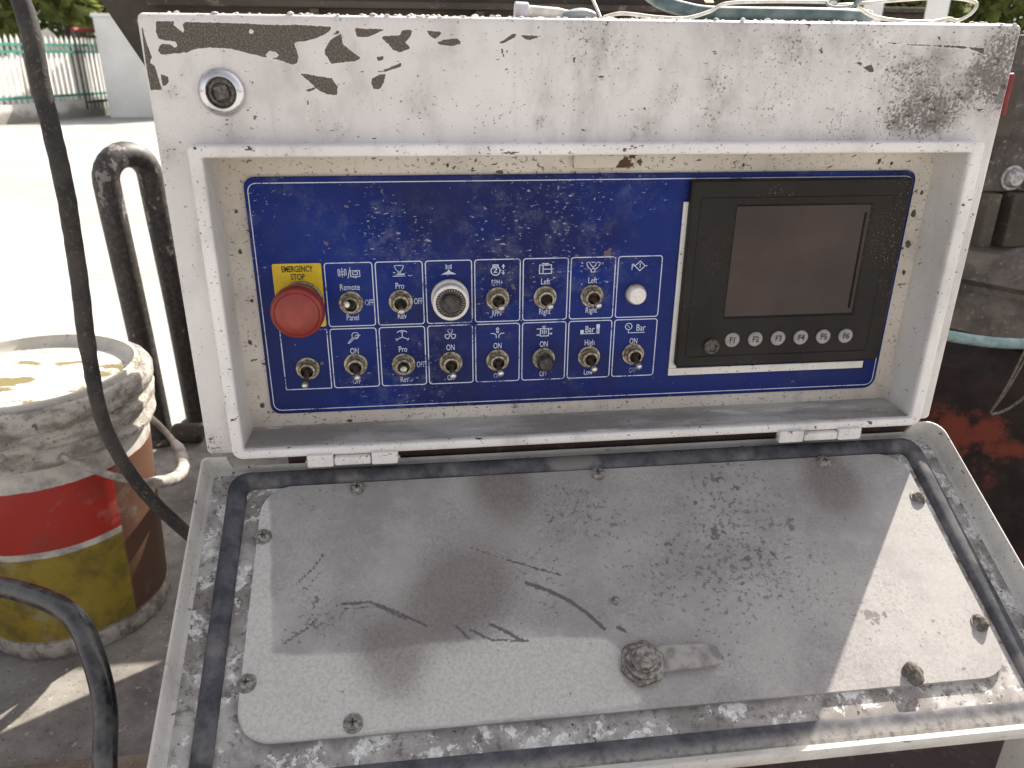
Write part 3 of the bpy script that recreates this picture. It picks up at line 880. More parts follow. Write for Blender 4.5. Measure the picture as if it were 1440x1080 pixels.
# ---------------- display
DX0, DX1, DZ0, DZ1 = 0.0765, 0.2600, -0.2672, -0.1118
YD = 0.0175
mb = MB()
SX0, SX1, SZ0, SZ1 = 0.1160, 0.2285, -0.2238, -0.1330
R_ = [ring3(DX0, DX1, DZ0, DZ1, 0.003, YP - 0.0001, 4), ring3(DX0, DX1, DZ0, DZ1, 0.003, YD + 0.0012, 4), ring3(DX0 + 0.0012, DX1 - 0.0012, DZ0 + 0.0012, DZ1 - 0.0012, 0.002, YD, 4),
      ring3(DX0 + 0.0075, DX1 - 0.0125, DZ0 + 0.0085, DZ1 - 0.0130, 0.002, YD, 4), ring3(DX0 + 0.0085, DX1 - 0.0135, DZ0 + 0.0095, DZ1 - 0.0140, 0.002, YD + 0.0010, 4),
      ring3(SX0 - 0.002, SX1 + 0.002, SZ0 - 0.002, SZ1 + 0.002, 0.001, YD + 0.0010, 4), ring3(SX0, SX1, SZ0, SZ1, 0.0006, YD + 0.0028, 4)]
loops(mb, R_)
DISP = mb.build('display_unit', M['bezel'], BOX)
mb = MB(); mb.box(SX0 - 0.001, SX1 + 0.001, YD + 0.0026, YD + 0.004, SZ0 - 0.001, SZ1 + 0.001)
mb.build('screen', M['screen'], DISP)
mb = MB(); mb.box(SX1 - 0.0035, SX1 - 0.0022, YD + 0.0014, YD + 0.0024, SZ0 + 0.004, SZ1 - 0.006, 0.0003)
mb.build('screen_edge_trim', M['bezel'], DISP)
for i in range(6):
    x = 0.1242 + 0.0203 * i; z = -0.2440
    mb = MB(); mb.lathe([(0.0064, 0.0), (0.0064, 0.0010), (0.0058, 0.0016), (0.0005, 0.0018)], 24, (x, YD + 0.0008, z), AX, False)
    mb.build('function_key', M['keygrey'], DISP, True)
    letter('F%d' % (i + 1), x, z, 0.0072, 0.85, DISP, 'black_print', YD - 0.0013, 0.00012)
mb = MB(); mb.lathe([(0.0066, 0.0), (0.0066, 0.0022), (0.0058, 0.0032), (0.0045, 0.0032), (0.0042, 0.0016), (0.0005, 0.0016)], 24, (0.1065, YD + 0.0008, -0.2490), AX, False)
tag(mb.build('key_socket', M['rustdark'], DISP, True), 'round key socket without its cap')
M['strip'] = white_paint('strip_white', (0.66, 0.63, 0.59), (0.74, 0.71, 0.67), 0.03, 0.3)
mb = MB(); mb.box(0.0728, 0.0795, YP - 0.0022, YP - 0.0002, -0.2700, -0.1290, 0.0004); mb.build('mounting_strip', M['strip'], BOX)
mb = MB(); mb.box(0.0728, 0.2505, YP - 0.0020, YP - 0.0002, -0.2768, -0.2702, 0.0004); mb.build('mounting_strip', M['strip'], BOX)

# ---------------- lock on the front
LKX, LKZ = -0.2622, -0.0480
mb = MB(); mb.lathe([(0.0152, 0.0), (0.0154, 0.0012), (0.0146, 0.0030), (0.0118, 0.0052), (0.0104, 0.0056), (0.0094, 0.0048), (0.0090, -0.004)], 56, (LKX, 0, LKZ), AX, False, True)
LOCK = mb.build('lock', M['chrome'], BOX, True, angle=50)
mb = MB(); mb.lathe([(0.0089, -0.003), (0.0089, 0.0022), (0.0080, 0.0028), (0.0066, 0.0028), (0.0064, 0.0005)], 32, (LKX, 0, LKZ), AX, False, True)
mb.build('lock_barrel', M['rustdark'], LOCK, True)
mb = MB(); c, s = math.cos(rad(12)), math.sin(rad(12))
mb.box(-0.0046, 0.0046, -0.0034, 0.002, -0.0046, 0.0046, 0.0008, lambda x, y, z: (LKX + x * c - z * s, y, LKZ + x * s + z * c))
mb.build('square_spindle', M['rustdark'], LOCK)

# ---------------- hinges under the lip
def hinge(x0, x1, x2, x3):
    mb = MB(); mb.box(x1 + 0.0006, x2 - 0.0006, -0.0185, -0.0105, -0.3252, -0.3178, 0.0016); h = mb.build('hinge', M['lip'], BOX)
    for a, b in ((x0, x1), (x2, x3)):
        mb = MB(); mb.box(a, b, -0.0188, -0.0105, -0.3258, -0.3150, 0.0014); mb.build('hinge_knuckle', M['lip'], h)
    mb = MB(); mb.lathe([(0.0016, 0), (0.0016, x3 - x0 + 0.003)], 10, (x0 - 0.0015, -0.0146, -0.3216), (1, 0, 0)); mb.build('hinge_pin', M['nickel'], h)
hinge(-0.2300, -0.2096, -0.1798, -0.1588)
hinge(0.1610, 0.1826, 0.2140, 0.2345)

# ------------------------------------------------------------------ the open door (tray tilted 27 degrees)
TH = rad(27.0)
DN = Vector((0, -math.sin(TH), math.cos(TH))); DE = Vector((0, -math.cos(TH), -math.sin(TH))); DO = Vector((0, 0, -0.32))
def dw(x, s, h): return tuple(DO + Vector((x, 0, 0)) + DE * s + DN * h)

def dooring(x0, x1, s0, s1, r, h, seg=6): return [dw(x, s, h) for x, s in rrect(x0, x1, s0, s1, r, seg)]
FH = -0.020
def door_floor_mat():
    k = NB('door_tray_paint')
    a = k.noise(26, 7, 0.68); b = k.noise(140, 5, 0.65)
    g = k.attr('grime')
    col = k.mix(k.step(a, 0.36, 0.62), (0.22, 0.20, 0.185), (0.44, 0.42, 0.40))
    col = k.mix(k.m('MULTIPLY', k.step(k.m('ADD', b, k.m('MULTIPLY', g, 0.12)), 0.52, 0.66), 0.75), col, (0.10, 0.088, 0.08))
    chips = k.step(k.noise(52, 8, 0.72, None, 0.3), 0.54, 0.56)
    col = k.mix(k.m('MULTIPLY', chips, 0.9), col, k.mix(k.step(k.noise(300, 4), 0.4, 0.6), (0.56, 0.55, 0.53), (0.76, 0.75, 0.73)))
    col = k.mix(k.step(k.noise(330, 3), 0.66, 0.70), col, (0.06, 0.052, 0.048))
    k.bump(k.m('ADD', a, k.m('MULTIPLY', chips, 0.3)), 0.4, 0.001)
    return k.done(col, 0.75)
M['tray'] = door_floor_mat()
M['traywall'] = white_paint('door_wall_paint', (0.50, 0.48, 0.45), (0.62, 0.60, 0.57), 0.03, 0.5)
TX0, TX1, TS0, TS1 = -0.3140, 0.3190, 0.0010, 0.2590
mb = MB(); t = 0.0018; rc = (0.010, 0.004, 0.004, 0.014)
def dooring2(x0, x1, s0, s1, r, h):
    """tray outline with extra points on the hinge side"""
    o = rrect(x0, x1, s0, s1, r, 6)
    i = 20
    a, b = o[20], o[21]
    xs_ = [TX0 + 0.0195, TX0 + 0.0215, TX1 - 0.0275, TX1 - 0.0255]
    o = o[:21] + [(x, s0) for x in xs_] + o[21:]
    return [dw(x, s, h) for x, s in o]
loops(mb, [dooring2(TX0, TX1, TS0, TS1, rc, FH - 0.002), dooring2(TX0, TX1, TS0, TS1, rc, -0.0005), dooring2(TX0 + 0.0005, TX1 - 0.0005, TS0 + 0.0005, TS1 - 0.0005, rc, 0), dooring2(TX0 + t - 0.0005, TX1 - t + 0.0005, TS0 + t - 0.0005, TS1 - t + 0.0005, rc, 0),
           dooring2(TX0 + t, TX1 - t, TS0 + t, TS1 - t, rc, -0.0005), dooring2(TX0 + t, TX1 - t, TS0 + t, TS1 - t, rc, FH + 0.004), dooring2(TX0 + t + 0.0012, TX1 - t - 0.0012, TS0 + t + 0.0012, TS1 - t - 0.003, rc, FH + 0.0012), dooring2(TX0 + t + 0.004, TX1 - t - 0.004, TS0 + t + 0.004, TS1 - t - 0.012, rc, FH + 0.0002)])
vv = []
for p in mb.v:                                   # the hinge side is cut down between the corners
    q = Vector(p) - DO
    s_, h_ = q.dot(DE), q.dot(DN)
    if s_ < TS0 + 0.0045 and TX0 + 0.020 < q.x < TX1 - 0.026 and h_ > FH + 0.005:
        h_ = FH + 0.005
    vv.append(dw(q.x, s_, h_))
mb.v = vv
DOOR = mb.build('door', M['traywall'], BOX, True, angle=45)
DOOR['label'] = 'grey dust-caked inside of the hinged lower door'
mb = MB(); loops(mb, [dooring(TX0 + 0.001, TX1 - 0.001, TS0 + 0.001, TS1 - 0.001, rc, FH - 0.0019), dooring(TX0 + 0.001, TX1 - 0.001, TS0 + 0.001, TS1 - 0.001, rc, FH)], False, True)
mb.build('door_floor', M['tray'], DOOR)

def gasket_mat():
    k = NB('gasket_rubber')
    a = k.noise(60, 6, 0.7)
    dustf = k.m('MULTIPLY', k.m('MULTIPLY', k.step(k.sep(1), -0.205, -0.216), 0.9), k.step(k.m('ADD', k.sep(0), k.m('MULTIPLY', k.noise(14, 5), 0.35)), -0.25, 0.20, 0.55, 1.0))
    col = k.mix(k.step(a, 0.35, 0.7), (0.035, 0.036, 0.045), (0.105, 0.102, 0.115))
    col = k.mix(k.step(k.noise(25, 5), 0.52, 0.7), col, (0.17, 0.16, 0.155))
    col = k.mix(k.m('MULTIPLY', dustf, k.step(k.noise(160, 6, 0.7), 0.22, 0.58)), col, (0.46, 0.44, 0.41))
    k.bump(a, 0.3, 0.001)
    return k.done(col, 0.8)
def gring(i, h): return dooring(-0.2945 + i, 0.3000 - i, 0.0068 + i, 0.2500 - i, max(0.004, 0.016 - i * 0.7), h, 8)
mb = MB()
loops(mb, [gring(0, FH), gring(0.0002, FH + 0.004), gring(0.002, FH + 0.0066), gring(0.005, FH + 0.0075), gring(0.0095, FH + 0.0075), gring(0.0125, FH + 0.0064), gring(0.0143, FH + 0.004), gring(0.0146, FH)])
vv = []
for p in mb.v:                                   # the seal along the free edge is squashed flat
    q = Vector(p) - DO
    s_, h_ = q.dot(DE), q.dot(DN) - FH
    vv.append(dw(q.x, s_, FH + h_ * (1 - 0.70 * min(1, max(0, (s_ - 0.222) / 0.012)))))
mb.v = vv
mb.build('gasket', gasket_mat(), DOOR, True, angle=60)

# inner cover plate
def plate_mat():
    k = NB('cover_plate')
    a = k.noise(14, 6, 0.6); b = k.noise(75, 6, 0.7)
    st, du, sp, sc = k.attr('stain'), k.attr('dust'), k.attr('speck'), k.attr('scratch')
    col = k.mix(k.step(a, 0.34, 0.66), (0.27, 0.255, 0.25), (0.38, 0.36, 0.345))
    col = k.mix(k.m('MULTIPLY', k.step(b, 0.42, 0.75), 0.45), col, (0.40, 0.385, 0.37))
    gr = k.noise(420, 6, 0.75)
    col = k.mix(k.m('MULTIPLY', k.step(gr, 0.44, 0.66), k.step(k.noise(18, 4), 0.35, 0.65, 0.08, 0.5)), col, (0.15, 0.135, 0.13))
    col = k.mix(k.m('MULTIPLY', k.step(gr, 0.46, 0.30), k.step(k.noise(21, 4), 0.35, 0.65, 0.05, 0.45)), col, (0.50, 0.48, 0.46))
    wob = k.m('ADD', du, k.m('MULTIPLY', k.m('SUBTRACT', k.noise(30, 5), 0.5), 0.55))
    col = k.mix(k.m('MULTIPLY', k.step(wob, 0.12, 0.85), 0.8), col, k.mix(k.step(gr, 0.4, 0.65), (0.60, 0.58, 0.545), (0.46, 0.435, 0.405)))
    wst = k.m('ADD', st, k.m('MULTIPLY', k.m('SUBTRACT', k.noise(28, 7, 0.65), 0.5), 0.7))
    col = k.mix(k.m('MULTIPLY', k.step(wst, 0.12, 0.95), 0.66), col, k.mix(k.step(gr, 0.4, 0.65), (0.165, 0.135, 0.118), (0.105, 0.085, 0.075)))
    f = k.step(k.m('ADD', k.noise(240, 6, 0.68), k.m('MULTIPLY', sp, 0.10)), 0.665, 0.71)
    col = k.mix(k.m('MULTIPLY', f, 0.62), col, (0.095, 0.08, 0.078))
    f2 = k.step(k.m('ADD', k.noise(60, 4, 0.6), k.m('MULTIPLY', sp, 0.08)), 0.735, 0.755)
    col = k.mix(k.m('MULTIPLY', f2, 0.7), col, (0.11, 0.095, 0.09))
    s = k.m('ADD', sc, k.m('MULTIPLY', k.m('SUBTRACT', k.noise(420, 6, 0.7), 0.5), 3.0))
    col = k.mix(k.m('MULTIPLY', k.step(s, -0.4, 0.5), 0.82), col, (0.075, 0.066, 0.066))
    k.bump(k.m('ADD', b, k.m('MULTIPLY', f, 0.6)), 0.25, 0.0006)
    return k.done(col, k.step(a, 0.3, 0.7, 0.5, 0.7), 0.0, 0.4)
def cover_plate():
    x0, x1, s0, s1, r = -0.2675, 0.2790, 0.0222, 0.2185, 0.024
    top, edge = -0.0163, -0.0168
    ss = np.unique(np.round(np.concatenate([s0 + r * (1 - np.cos(np.linspace(0, math.pi / 2, 10))), np.arange(s0 + r, s1 - r, 0.002), s1 - r * (1 - np.cos(np.linspace(0, math.pi / 2, 10)))]), 5))
    nc = 275
    P = []
    for s in ss:
        d = 0.0
        if s < s0 + r: d = r - math.sqrt(max(0, r * r - (s0 + r - s) ** 2))
        elif s > s1 - r: d = r - math.sqrt(max(0, r * r - (s - s1 + r) ** 2))
        for i in range(nc): P.append((x0 + d + (x1 - x0 - 2 * d) * i / (nc - 1), s))
    P = np.array(P); nr = len(ss)
    V = [dw(x, s, top) for x, s in P]
    F = [(j * nc + i, j * nc + i + 1, (j + 1) * nc + i + 1, (j + 1) * nc + i) for j in range(nr - 1) for i in range(nc - 1)]
    loop = [i for i in range(nc)] + [j * nc + nc - 1 for j in range(1, nr)] + [(nr - 1) * nc + i for i in range(nc - 2, -1, -1)] + [j * nc for j in range(nr - 2, 0, -1)]
    b = len(V)
    V += [dw(P[i][0], P[i][1], -0.0198) for i in loop]
    n = len(loop)
    F += [(loop[k], loop[(k + 1) % n], b + (k + 1) % n, b + k) for k in range(n)]
    Q = P * 1000
    sc = np.full(len(Q), -8.0)
    for pts, w in SCRATCH:
        for a, c in zip(pts[:-1], pts[1:]): sc = np.maximum(sc, w - seg_dist(Q, a, c))
    pad = lambda a, v=0.0: np.concatenate([a, np.full(n, v)])
    mb = MB(); mb.add(V, F)
    return mb.build('cover_plate', plate_mat(), DOOR, False, {'stain': pad(blob_field(Q, STAIN)), 'dust': pad(np.clip(0.55 * blob_field(Q, DUST) + 0.95 * np.clip(poly_sdf(Q, DUST_PATCH) / 5.0 + 0.5, 0, 1), 0, 1.2)), 'speck': pad(blob_field(Q, SPECK)), 'scratch': pad(sc, -8.0)})
cover_plate()
M['screw'] = simple('dusty_screw', (0.13, 0.115, 0.105), (0.34, 0.32, 0.30), 320, 0.65, 0.3, bump=0.3, bdist=0.0005)
def screw_mesh():
    mb = MB()
    mb.lathe([(0.0066, 0), (0.0066, 0.0006), (0.0064, 0.0009), (0.0050, 0.0010), (0.0048, 0.0018), (0.0040, 0.0030), (0.0026, 0.0037), (0.0014, 0.0038), (0.0012, 0.0030), (0.0003, 0.0029)], 24, (0, 0, 0), DN, False)
    for k in (0, 1):
        d = Vector((1, 0, 0)) if k == 0 else DE
        e = DE if k == 0 else Vector((1, 0, 0))
        vs = [tuple(DN * 0.00395 + d * a * 0.0028 + e * b * 0.00045) for a, b in ((-1, -1), (1, -1), (1, 1), (-1, 1))]
        mb.add(vs, [(0, 1, 2, 3)], 1)
    me = bpy.data.meshes.new('screw'); me.from_pydata(mb.v, [], mb.f)
    me.materials.append(M['screw']); me.materials.append(M['darkin'])
    me.polygons.foreach_set('material_index', mb.m)
    me.polygons.foreach_set('use_smooth', [True] * len(me.polygons)); me.set_sharp_from_angle(angle=rad(40))
    return me
SM = screw_mesh()
for x, s in ((-0.1930, 0.0276), (0.0058, 0.0268), (0.2062, 0.0274), (0.2742, 0.0682), (0.2720, 0.1790), (0.2016, 0.2110), (0.0050, 0.2090), (-0.1920, 0.2105), (-0.2636, 0.1782), (-0.2632, 0.0668)):
    if abs(x - 0.005) < 0.0005 and s > 0.2: continue
    place('screw', SM, dw(x, s, -0.0163), DOOR)
def lump(name, x, s, r, mat, parent, hgt=0.8, seed=1):
    rg = random.Random(seed)
    bm = bmesh.new(); bmesh.ops.create_icosphere(bm, subdivisions=3, radius=1.0)
    offs = [(Vector((rg.uniform(-1, 1), rg.uniform(-1, 1), rg.uniform(-1, 1))).normalized(), rg.uniform(0.1, 0.35)) for _ in range(12)]
    mb = MB(); vs = []
    for v in bm.verts:
        k = 1 + sum(a * max(0, v.co.dot(d)) ** 6 for d, a in offs) + rg.uniform(-0.06, 0.06)
        p = v.co * k * r
        vs.append(dw(x + p.x, s + p.y, -0.0165 + max(-0.0005, p.z * hgt)))
    bm.verts.index_update()
    mb.add(vs, [tuple(v.index for v in f.verts) for f in bm.faces]); bm.free()
    return mb.build(name, mat, parent)
M['cementlump'] = simple('cement_lump', (0.06, 0.052, 0.045), (0.15, 0.13, 0.11), 300, 0.9)
lump('cement_lump', 0.2025, 0.2108, 0.0062, M['cementlump'], DOOR, 1.0, 3)
lump('cement_lump', 0.2730, 0.1786, 0.0050, M['cementlump'], DOOR, 1.0, 5)
lump('cement_lump', 0.2750, 0.0690, 0.0048, M['cementlump'], DOOR, 0.9, 7)
mb = MB(); mb.lathe([(0.0034, 0), (0.0031, 0.0012), (0.0018, 0.0022), (0.0004, 0.0024)], 18, dw(-0.0010, 0.1395, -0.0163), DN, False); mb.build('rivet', M['screw'], DOOR, True)
# latch: hex nut, washers, stud and cam arm
M['latch'] = simple('latch_steel', (0.12, 0.10, 0.088), (0.33, 0.30, 0.275), 260, 0.5, 0.45, bump=0.15, bdist=0.0005)
LC = (0.0085, 0.1880)
mb = MB()
def latch_ring(r, h, hexa=False):
    out = []
    for k in range(36):
        a = 2 * math.pi * k / 36
        rr = r * (math.cos(math.pi / 6) / math.cos((a + 0.25) % (math.pi / 3) - math.pi / 6) if hexa else 1.0)
        out.append(dw(LC[0] + rr * math.cos(a), LC[1] + rr * math.sin(a), -0.0163 + h))
    return out
loops(mb, [latch_ring(0.0172, 0, True), latch_ring(0.0172, 0.0042, True), latch_ring(0.0160, 0.0052, True), latch_ring(0.0130, 0.0054), latch_ring(0.0130, 0.0075), latch_ring(0.0118, 0.0082)], False, True)
LT = mb.build('latch', M['latch'], DOOR)
mb = MB(); loops(mb, [latch_ring(0.0092, 0.0083), latch_ring(0.0094, 0.0100), latch_ring(0.0080, 0.0104), latch_ring(0.0082, 0.0128), latch_ring(0.0078, 0.0150), latch_ring(0.0068, 0.0160)], False, True)
mb.build('latch_stud', M['latch'], DOOR, True, angle=30)
mb = MB()
arm = [(0.004, -0.0095), (0.016, -0.0115), (0.026, -0.0105), (0.044, -0.0098), (0.052, -0.0070), (0.0535, 0.0), (0.052, 0.0050), (0.044, 0.0066), (0.018, 0.0072), (0.006, 0.0080)]
loops(mb, [[dw(LC[0] + 0.004 + a, LC[1] + b, -0.0162) for a, b in arm], [dw(LC[0] + 0.004 + a, LC[1] + b, -0.0125) for a, b in arm], [dw(LC[0] + 0.004 + 0.03 + (a - 0.03) * 0.97, LC[1] + b * 0.92, -0.0118) for a, b in arm]], False, True)
M['arm'] = simple('dusty_arm', (0.20, 0.18, 0.17), (0.36, 0.335, 0.315), 90, 0.75, 0.0, bump=0.4, bdist=0.0008)
mb.build('latch_arm', M['arm'], DOOR)

# crumbs of dried cement on the door and along the box top
def crumbs(name, spots, mat):
    mb = MB()
    for (x, y, z, r) in spots:
        n = [Vector((random.uniform(-1, 1), random.uniform(-1, 1), random.uniform(-0.6, 1))) for _ in range(1)][0]
        bm = bmesh.new(); bmesh.ops.create_icosphere(bm, subdivisions=1, radius=1.0)
        sx, sy, sz = random.uniform(0.7, 1.6), random.uniform(0.6, 1.2), random.uniform(0.4, 0.9)
        vs = [(x + v.co.x * r * sx * random.uniform(0.75, 1.2), y + v.co.y * r * sy * random.uniform(0.75, 1.2), z + v.co.z * r * sz) for v in bm.verts]
        bm.verts.index_update()
        mb.add(vs, [tuple(v.index for v in f.verts) for f in bm.faces]); bm.free()
    o = mb.build(name, mat)
    return o
M['crumb'] = simple('pale_cement', (0.42, 0.40, 0.37), (0.72, 0.70, 0.66), 260, 0.9)
sp = []
for i in range(620):
    x = random.uniform(-0.30, 0.305)
    d = 0.35 + 0.65 * (0.5 + 0.5 * math.sin(x * 31 + 1.5 * math.sin(x * 17)))
    if x < -0.15 and random.random() < 0.55: continue
    if random.random() > d: continue
    sp.append((x, random.uniform(0.0025, 0.03), random.uniform(-0.0006, 0.0008), random.uniform(0.0006, 0.0021)))
tag(crumbs('cement_crumbs', sp, M['crumb']), 'pale cement crumbs strewn along the top edge of the control box', 'cement crumbs', kind='stuff')
sp = []
for i in range(230):
    x = random.uniform(-0.29, 0.30); s = random.choice([random.uniform(0.222, 0.254), random.uniform(0.222, 0.254), random.uniform(0.03, 0.2)])
    if 0.02 < s < 0.2185: x = random.choice([random.uniform(-0.308, -0.297), random.uniform(0.303, 0.313)])
    p = dw(x, s, FH + 0.0003)
    if 0.232 < s < 0.254: continue
    sp.append((*p, random.uniform(0.0003, 0.0008)))
tag(crumbs('cement_grit', sp, simple('grey_grit', (0.16, 0.14, 0.125), (0.46, 0.44, 0.41), 200, 0.9)), 'fine cement grit lying round the rim of the open door', 'cement grit', kind='stuff')

# ------------------------------------------------------------------ clutter lying on top of the box
M['teal'] = simple('teal_rubber', (0.055, 0.095, 0.105), (0.14, 0.185, 0.19), 60, 0.55, bump=0.2)
M['greytube'] = simple('grey_sheath', (0.16, 0.19, 0.19), (0.27, 0.30, 0.30), 80, 0.6)
M['creamwire'] = simple('cream_wire', (0.50, 0.48, 0.42), (0.66, 0.64, 0.58), 150, 0.5)
M['lilac'] = simple('plastic_fitting', (0.38, 0.36, 0.40), (0.55, 0.53, 0.57), 120, 0.5)
def cord(name, pts, r, mat, label, cat, n=10, wob=0.0, sub=10, group=None):
    mb = MB(); mb.tube(spline(pts, sub), r, n, wob=wob)
    return tag(mb.build(name, mat, None, True, angle=60), label, cat, group)
cord('hose', [(0.020, 0.30, 0.20), (0.036, 0.14, 0.060), (0.050, 0.085, 0.022), (0.078, 0.062, 0.0085), (0.115, 0.058, 0.0066), (0.160, 0.056, 0.0066), (0.205, 0.060, 0.0066), (0.235, 0.085, 0.0068), (0.24, 0.14, 0.0068)], 0.0054, M['teal'], 'teal rubber hose lying along the top of the control box', 'hose')
cord('wire', [(0.004, 0.034, 0.0022), (0.018, 0.036, 0.0048), (0.045, 0.036, 0.0026), (0.066, 0.036, 0.0024), (0.085, 0.040, 0.0072), (0.098, 0.042, 0.0128), (0.130, 0.044, 0.0146), (0.160, 0.046, 0.0150), (0.186, 0.046, 0.0150)], 0.0013, M['creamwire'], 'cream wire draped over the teal hose on the box top', 'wire', 8)
cord('wire', [(0.198, 0.036, 0.0115), (0.212, 0.034, 0.0050), (0.235, 0.032, 0.0022), (0.258, 0.032, 0.0022), (0.272, 0.033, 0.0042), (0.280, 0.034, 0.0032), (0.291, 0.036, 0.0080), (0.297, 0.040, 0.0150), (0.293, 0.046, 0.0180), (0.280, 0.056, 0.0200), (0.255, 0.070, 0.0190), (0.22, 0.075, 0.0160), (0.20, 0.07, 0.0145)], 0.0013, M['creamwire'], 'pale wire looping upward near the right end of the box top', 'wire', 8)
mb = MB()
mb.tube([(0.190 + 0.0125 * math.cos(a) , 0.043 + 0.004 * math.sin(a), 0.0150 + 0.0035 * math.sin(a + 0.4)) for a in [k * 2 * math.pi / 20 for k in range(20)]], 0.0011, 8, closed=True)
mb.tube(spline([(0.198, 0.040, 0.0135), (0.204, 0.039, 0.0180), (0.208, 0.040, 0.0195)], 6), 0.0018, 8)
tag(mb.build('knotted_wire', M['greytube'], None, True), 'grey wire twisted into a small knot on the teal hose', 'wire')
cord('cord', [(0.0018, 0.036, 0.0020), (0.000, 0.05, 0.012), (-0.004, 0.075, 0.030), (-0.010, 0.13, 0.075)], 0.0011, M['creamwire'], 'thin pale cord rising from the box top beside the plastic fitting', 'cord', 8)
PF = empty('pipe_fitting', (-0.045, 0.045, 0.001), 'lilac grey plastic pipe fitting lying on top of the control box', 'pipe fitting')
mb = MB(); mb.lathe([(0.0058, 0), (0.0058, 0.009), (0.0052, 0.0095)], 18, (-0.0600, 0.042, 0.0062), (1, 0.05, -0.03)); mb.build('collar', M['lilac'], PF, True)
mb = MB(); mb.lathe([(0.0042, 0), (0.0040, 0.022), (0.0030, 0.028), (0.0024, 0.034)], 16, (-0.0505, 0.0425, 0.0056), (1, 0.03, -0.05)); mb.build('stem', M['creamwire'], PF, True)
mb = MB(); mb.box(-0.0075, -0.0005, 0.02, 0.18, 0.0, 0.0006, 0.0, lambda x, y, z: (0.100 + x * 1.0, y * 1.0 + 0.052, z + 0.0145 + (y - 0.02) * 0.55), 0)
M['strap'] = simple('yellow_strap', (0.36, 0.22, 0.012), (0.50, 0.33, 0.02), 100, 0.6)
tag(mb.build('strap', M['strap']), 'short yellow webbing strap tied round the teal hose', 'strap')
lp = lambda: None
mb = MB()
def blob3(mb, c, r, sc, seed, bumps=0.12, sub=3):
    rg = random.Random(seed)
    bm = bmesh.new(); bmesh.ops.create_icosphere(bm, subdivisions=sub, radius=1.0)
    offs = [(Vector((rg.uniform(-1, 1), rg.uniform(-1, 1), rg.uniform(-1, 1))).normalized(), rg.uniform(-0.5, 1) * bumps) for _ in range(20)]
    vs = []
    for v in bm.verts:
        k = 1 + sum(a * max(0, v.co.dot(d)) ** 8 for d, a in offs) + rg.uniform(-0.3, 0.3) * bumps * 0.3
        vs.append((c[0] + v.co.x * r * sc[0] * k, c[1] + v.co.y * r * sc[1] * k, c[2] + v.co.z * r * sc[2] * k))
    bm.verts.index_update()
    mb.add(vs, [tuple(v.index for v in f.verts) for f in bm.faces]); bm.free()
blob3(mb, (-0.012, 0.042, 0.0035), 0.01, (1.25, 0.8, 0.5), 9)
tag(mb.build('cement_clod', M['greytube'], None, True), 'grey lump of dried cement on the box top beside the fitting', 'cement lump')

# ------------------------------------------------------------------ paint bucket on the deck
BX, BY = -0.685, 0.508
def bucket_mat():
    k = NB('bucket_print')
    z = k.m('SUBTRACT', k.sep(2), DZ)
    zz = k.m('ADD', z, k.m('MULTIPLY', k.m('SUBTRACT', k.noise(40, 4), 0.5), 0.004))
    dirt = k.noise(16, 6, 0.7)
    white = k.mix(k.step(dirt, 0.40, 0.66), (0.56, 0.53, 0.49), (0.26, 0.235, 0.215))
    red = k.mix(k.step(dirt, 0.42, 0.75), (0.36, 0.018, 0.010), (0.22, 0.035, 0.025))
    yel = k.mix(k.step(dirt, 0.40, 0.66), (0.26, 0.19, 0.018), (0.13, 0.095, 0.018))
    ang = k.m('ARCTAN2', k.m('SUBTRACT', k.sep(1), BY), k.m('SUBTRACT', k.sep(0), BX))
    brown = k.m('MULTIPLY', k.step(ang, -0.60, -0.56), k.step(ang, 0.9, 0.88))
    lines = k.m('GREATER_THAN', k.m('SINE', k.m('MULTIPLY', z, 1500)), 0.55)
    brn = k.mix(k.m('MULTIPLY', lines, 0.22), (0.095, 0.045, 0.026), (0.17, 0.10, 0.07))
    body = k.mix(k.step(zz, 0.176, 0.178), yel, white)
    body = k.mix(k.step(zz, 0.186, 0.188), body, red)
    body = k.mix(k.m('MULTIPLY', brown, k.step(zz, 0.283, 0.281)), body, brn)
    body = k.mix(k.step(zz, 0.282, 0.284), body, white)
    body = k.mix(k.step(zz, 0.036, 0.030), body, k.mix(k.step(k.noise(45, 6, 0.7), 0.4, 0.62), (0.36, 0.32, 0.28), (0.15, 0.125, 0.105)))
    scum = k.step(k.noise(9, 6, 0.7), 0.56, 0.72)
    body = k.mix(k.m('MULTIPLY', scum, 0.35), body, (0.36, 0.33, 0.29))
    k.bump(k.noise(60, 5), 0.3, 0.002)
    return k.done(body, 0.55)
M['bucket'] = bucket_mat()
M['lidmat'] = None
def lid_mat():
    k = NB('bucket_lid_paint')
    a = k.noise(9, 6, 0.65)
    col = k.mix(k.step(a, 0.35, 0.6), (0.55, 0.53, 0.48), (0.44, 0.42, 0.37))
    col = k.mix(k.step(k.noise(12, 5, 0.6, k.scaled(1, 1.6, 1)), 0.60, 0.63), col, (0.17, 0.135, 0.055))
    col = k.mix(k.step(k.noise(90, 4), 0.62, 0.70), col, (0.25, 0.22, 0.19))
    k.bump(a, 0.4, 0.004)
    return k.done(col, 0.8)
M['lidmat'] = lid_mat()
def cake_mat():
    k = NB('cement_caked_rim')
    a = k.noise(30, 6, 0.7, k.scaled(1, 1, 2.0)); b = k.noise(150, 4)
    col = k.mix(k.step(a, 0.38, 0.62), (0.20, 0.175, 0.155), (0.44, 0.41, 0.37))
    col = k.mix(k.step(b, 0.60, 0.70), col, (0.11, 0.095, 0.085))
    k.bump(k.m('ADD', a, k.m('MULTIPLY', b, 0.4)), 0.7, 0.004)
    return k.done(col, 0.9)
M['cake'] = cake_mat()
BUCKET = empty('paint_bucket', (BX, BY, DZ), 'cement-caked white bucket with red and olive yellow bands standing on the deck', 'bucket')
mb = MB()
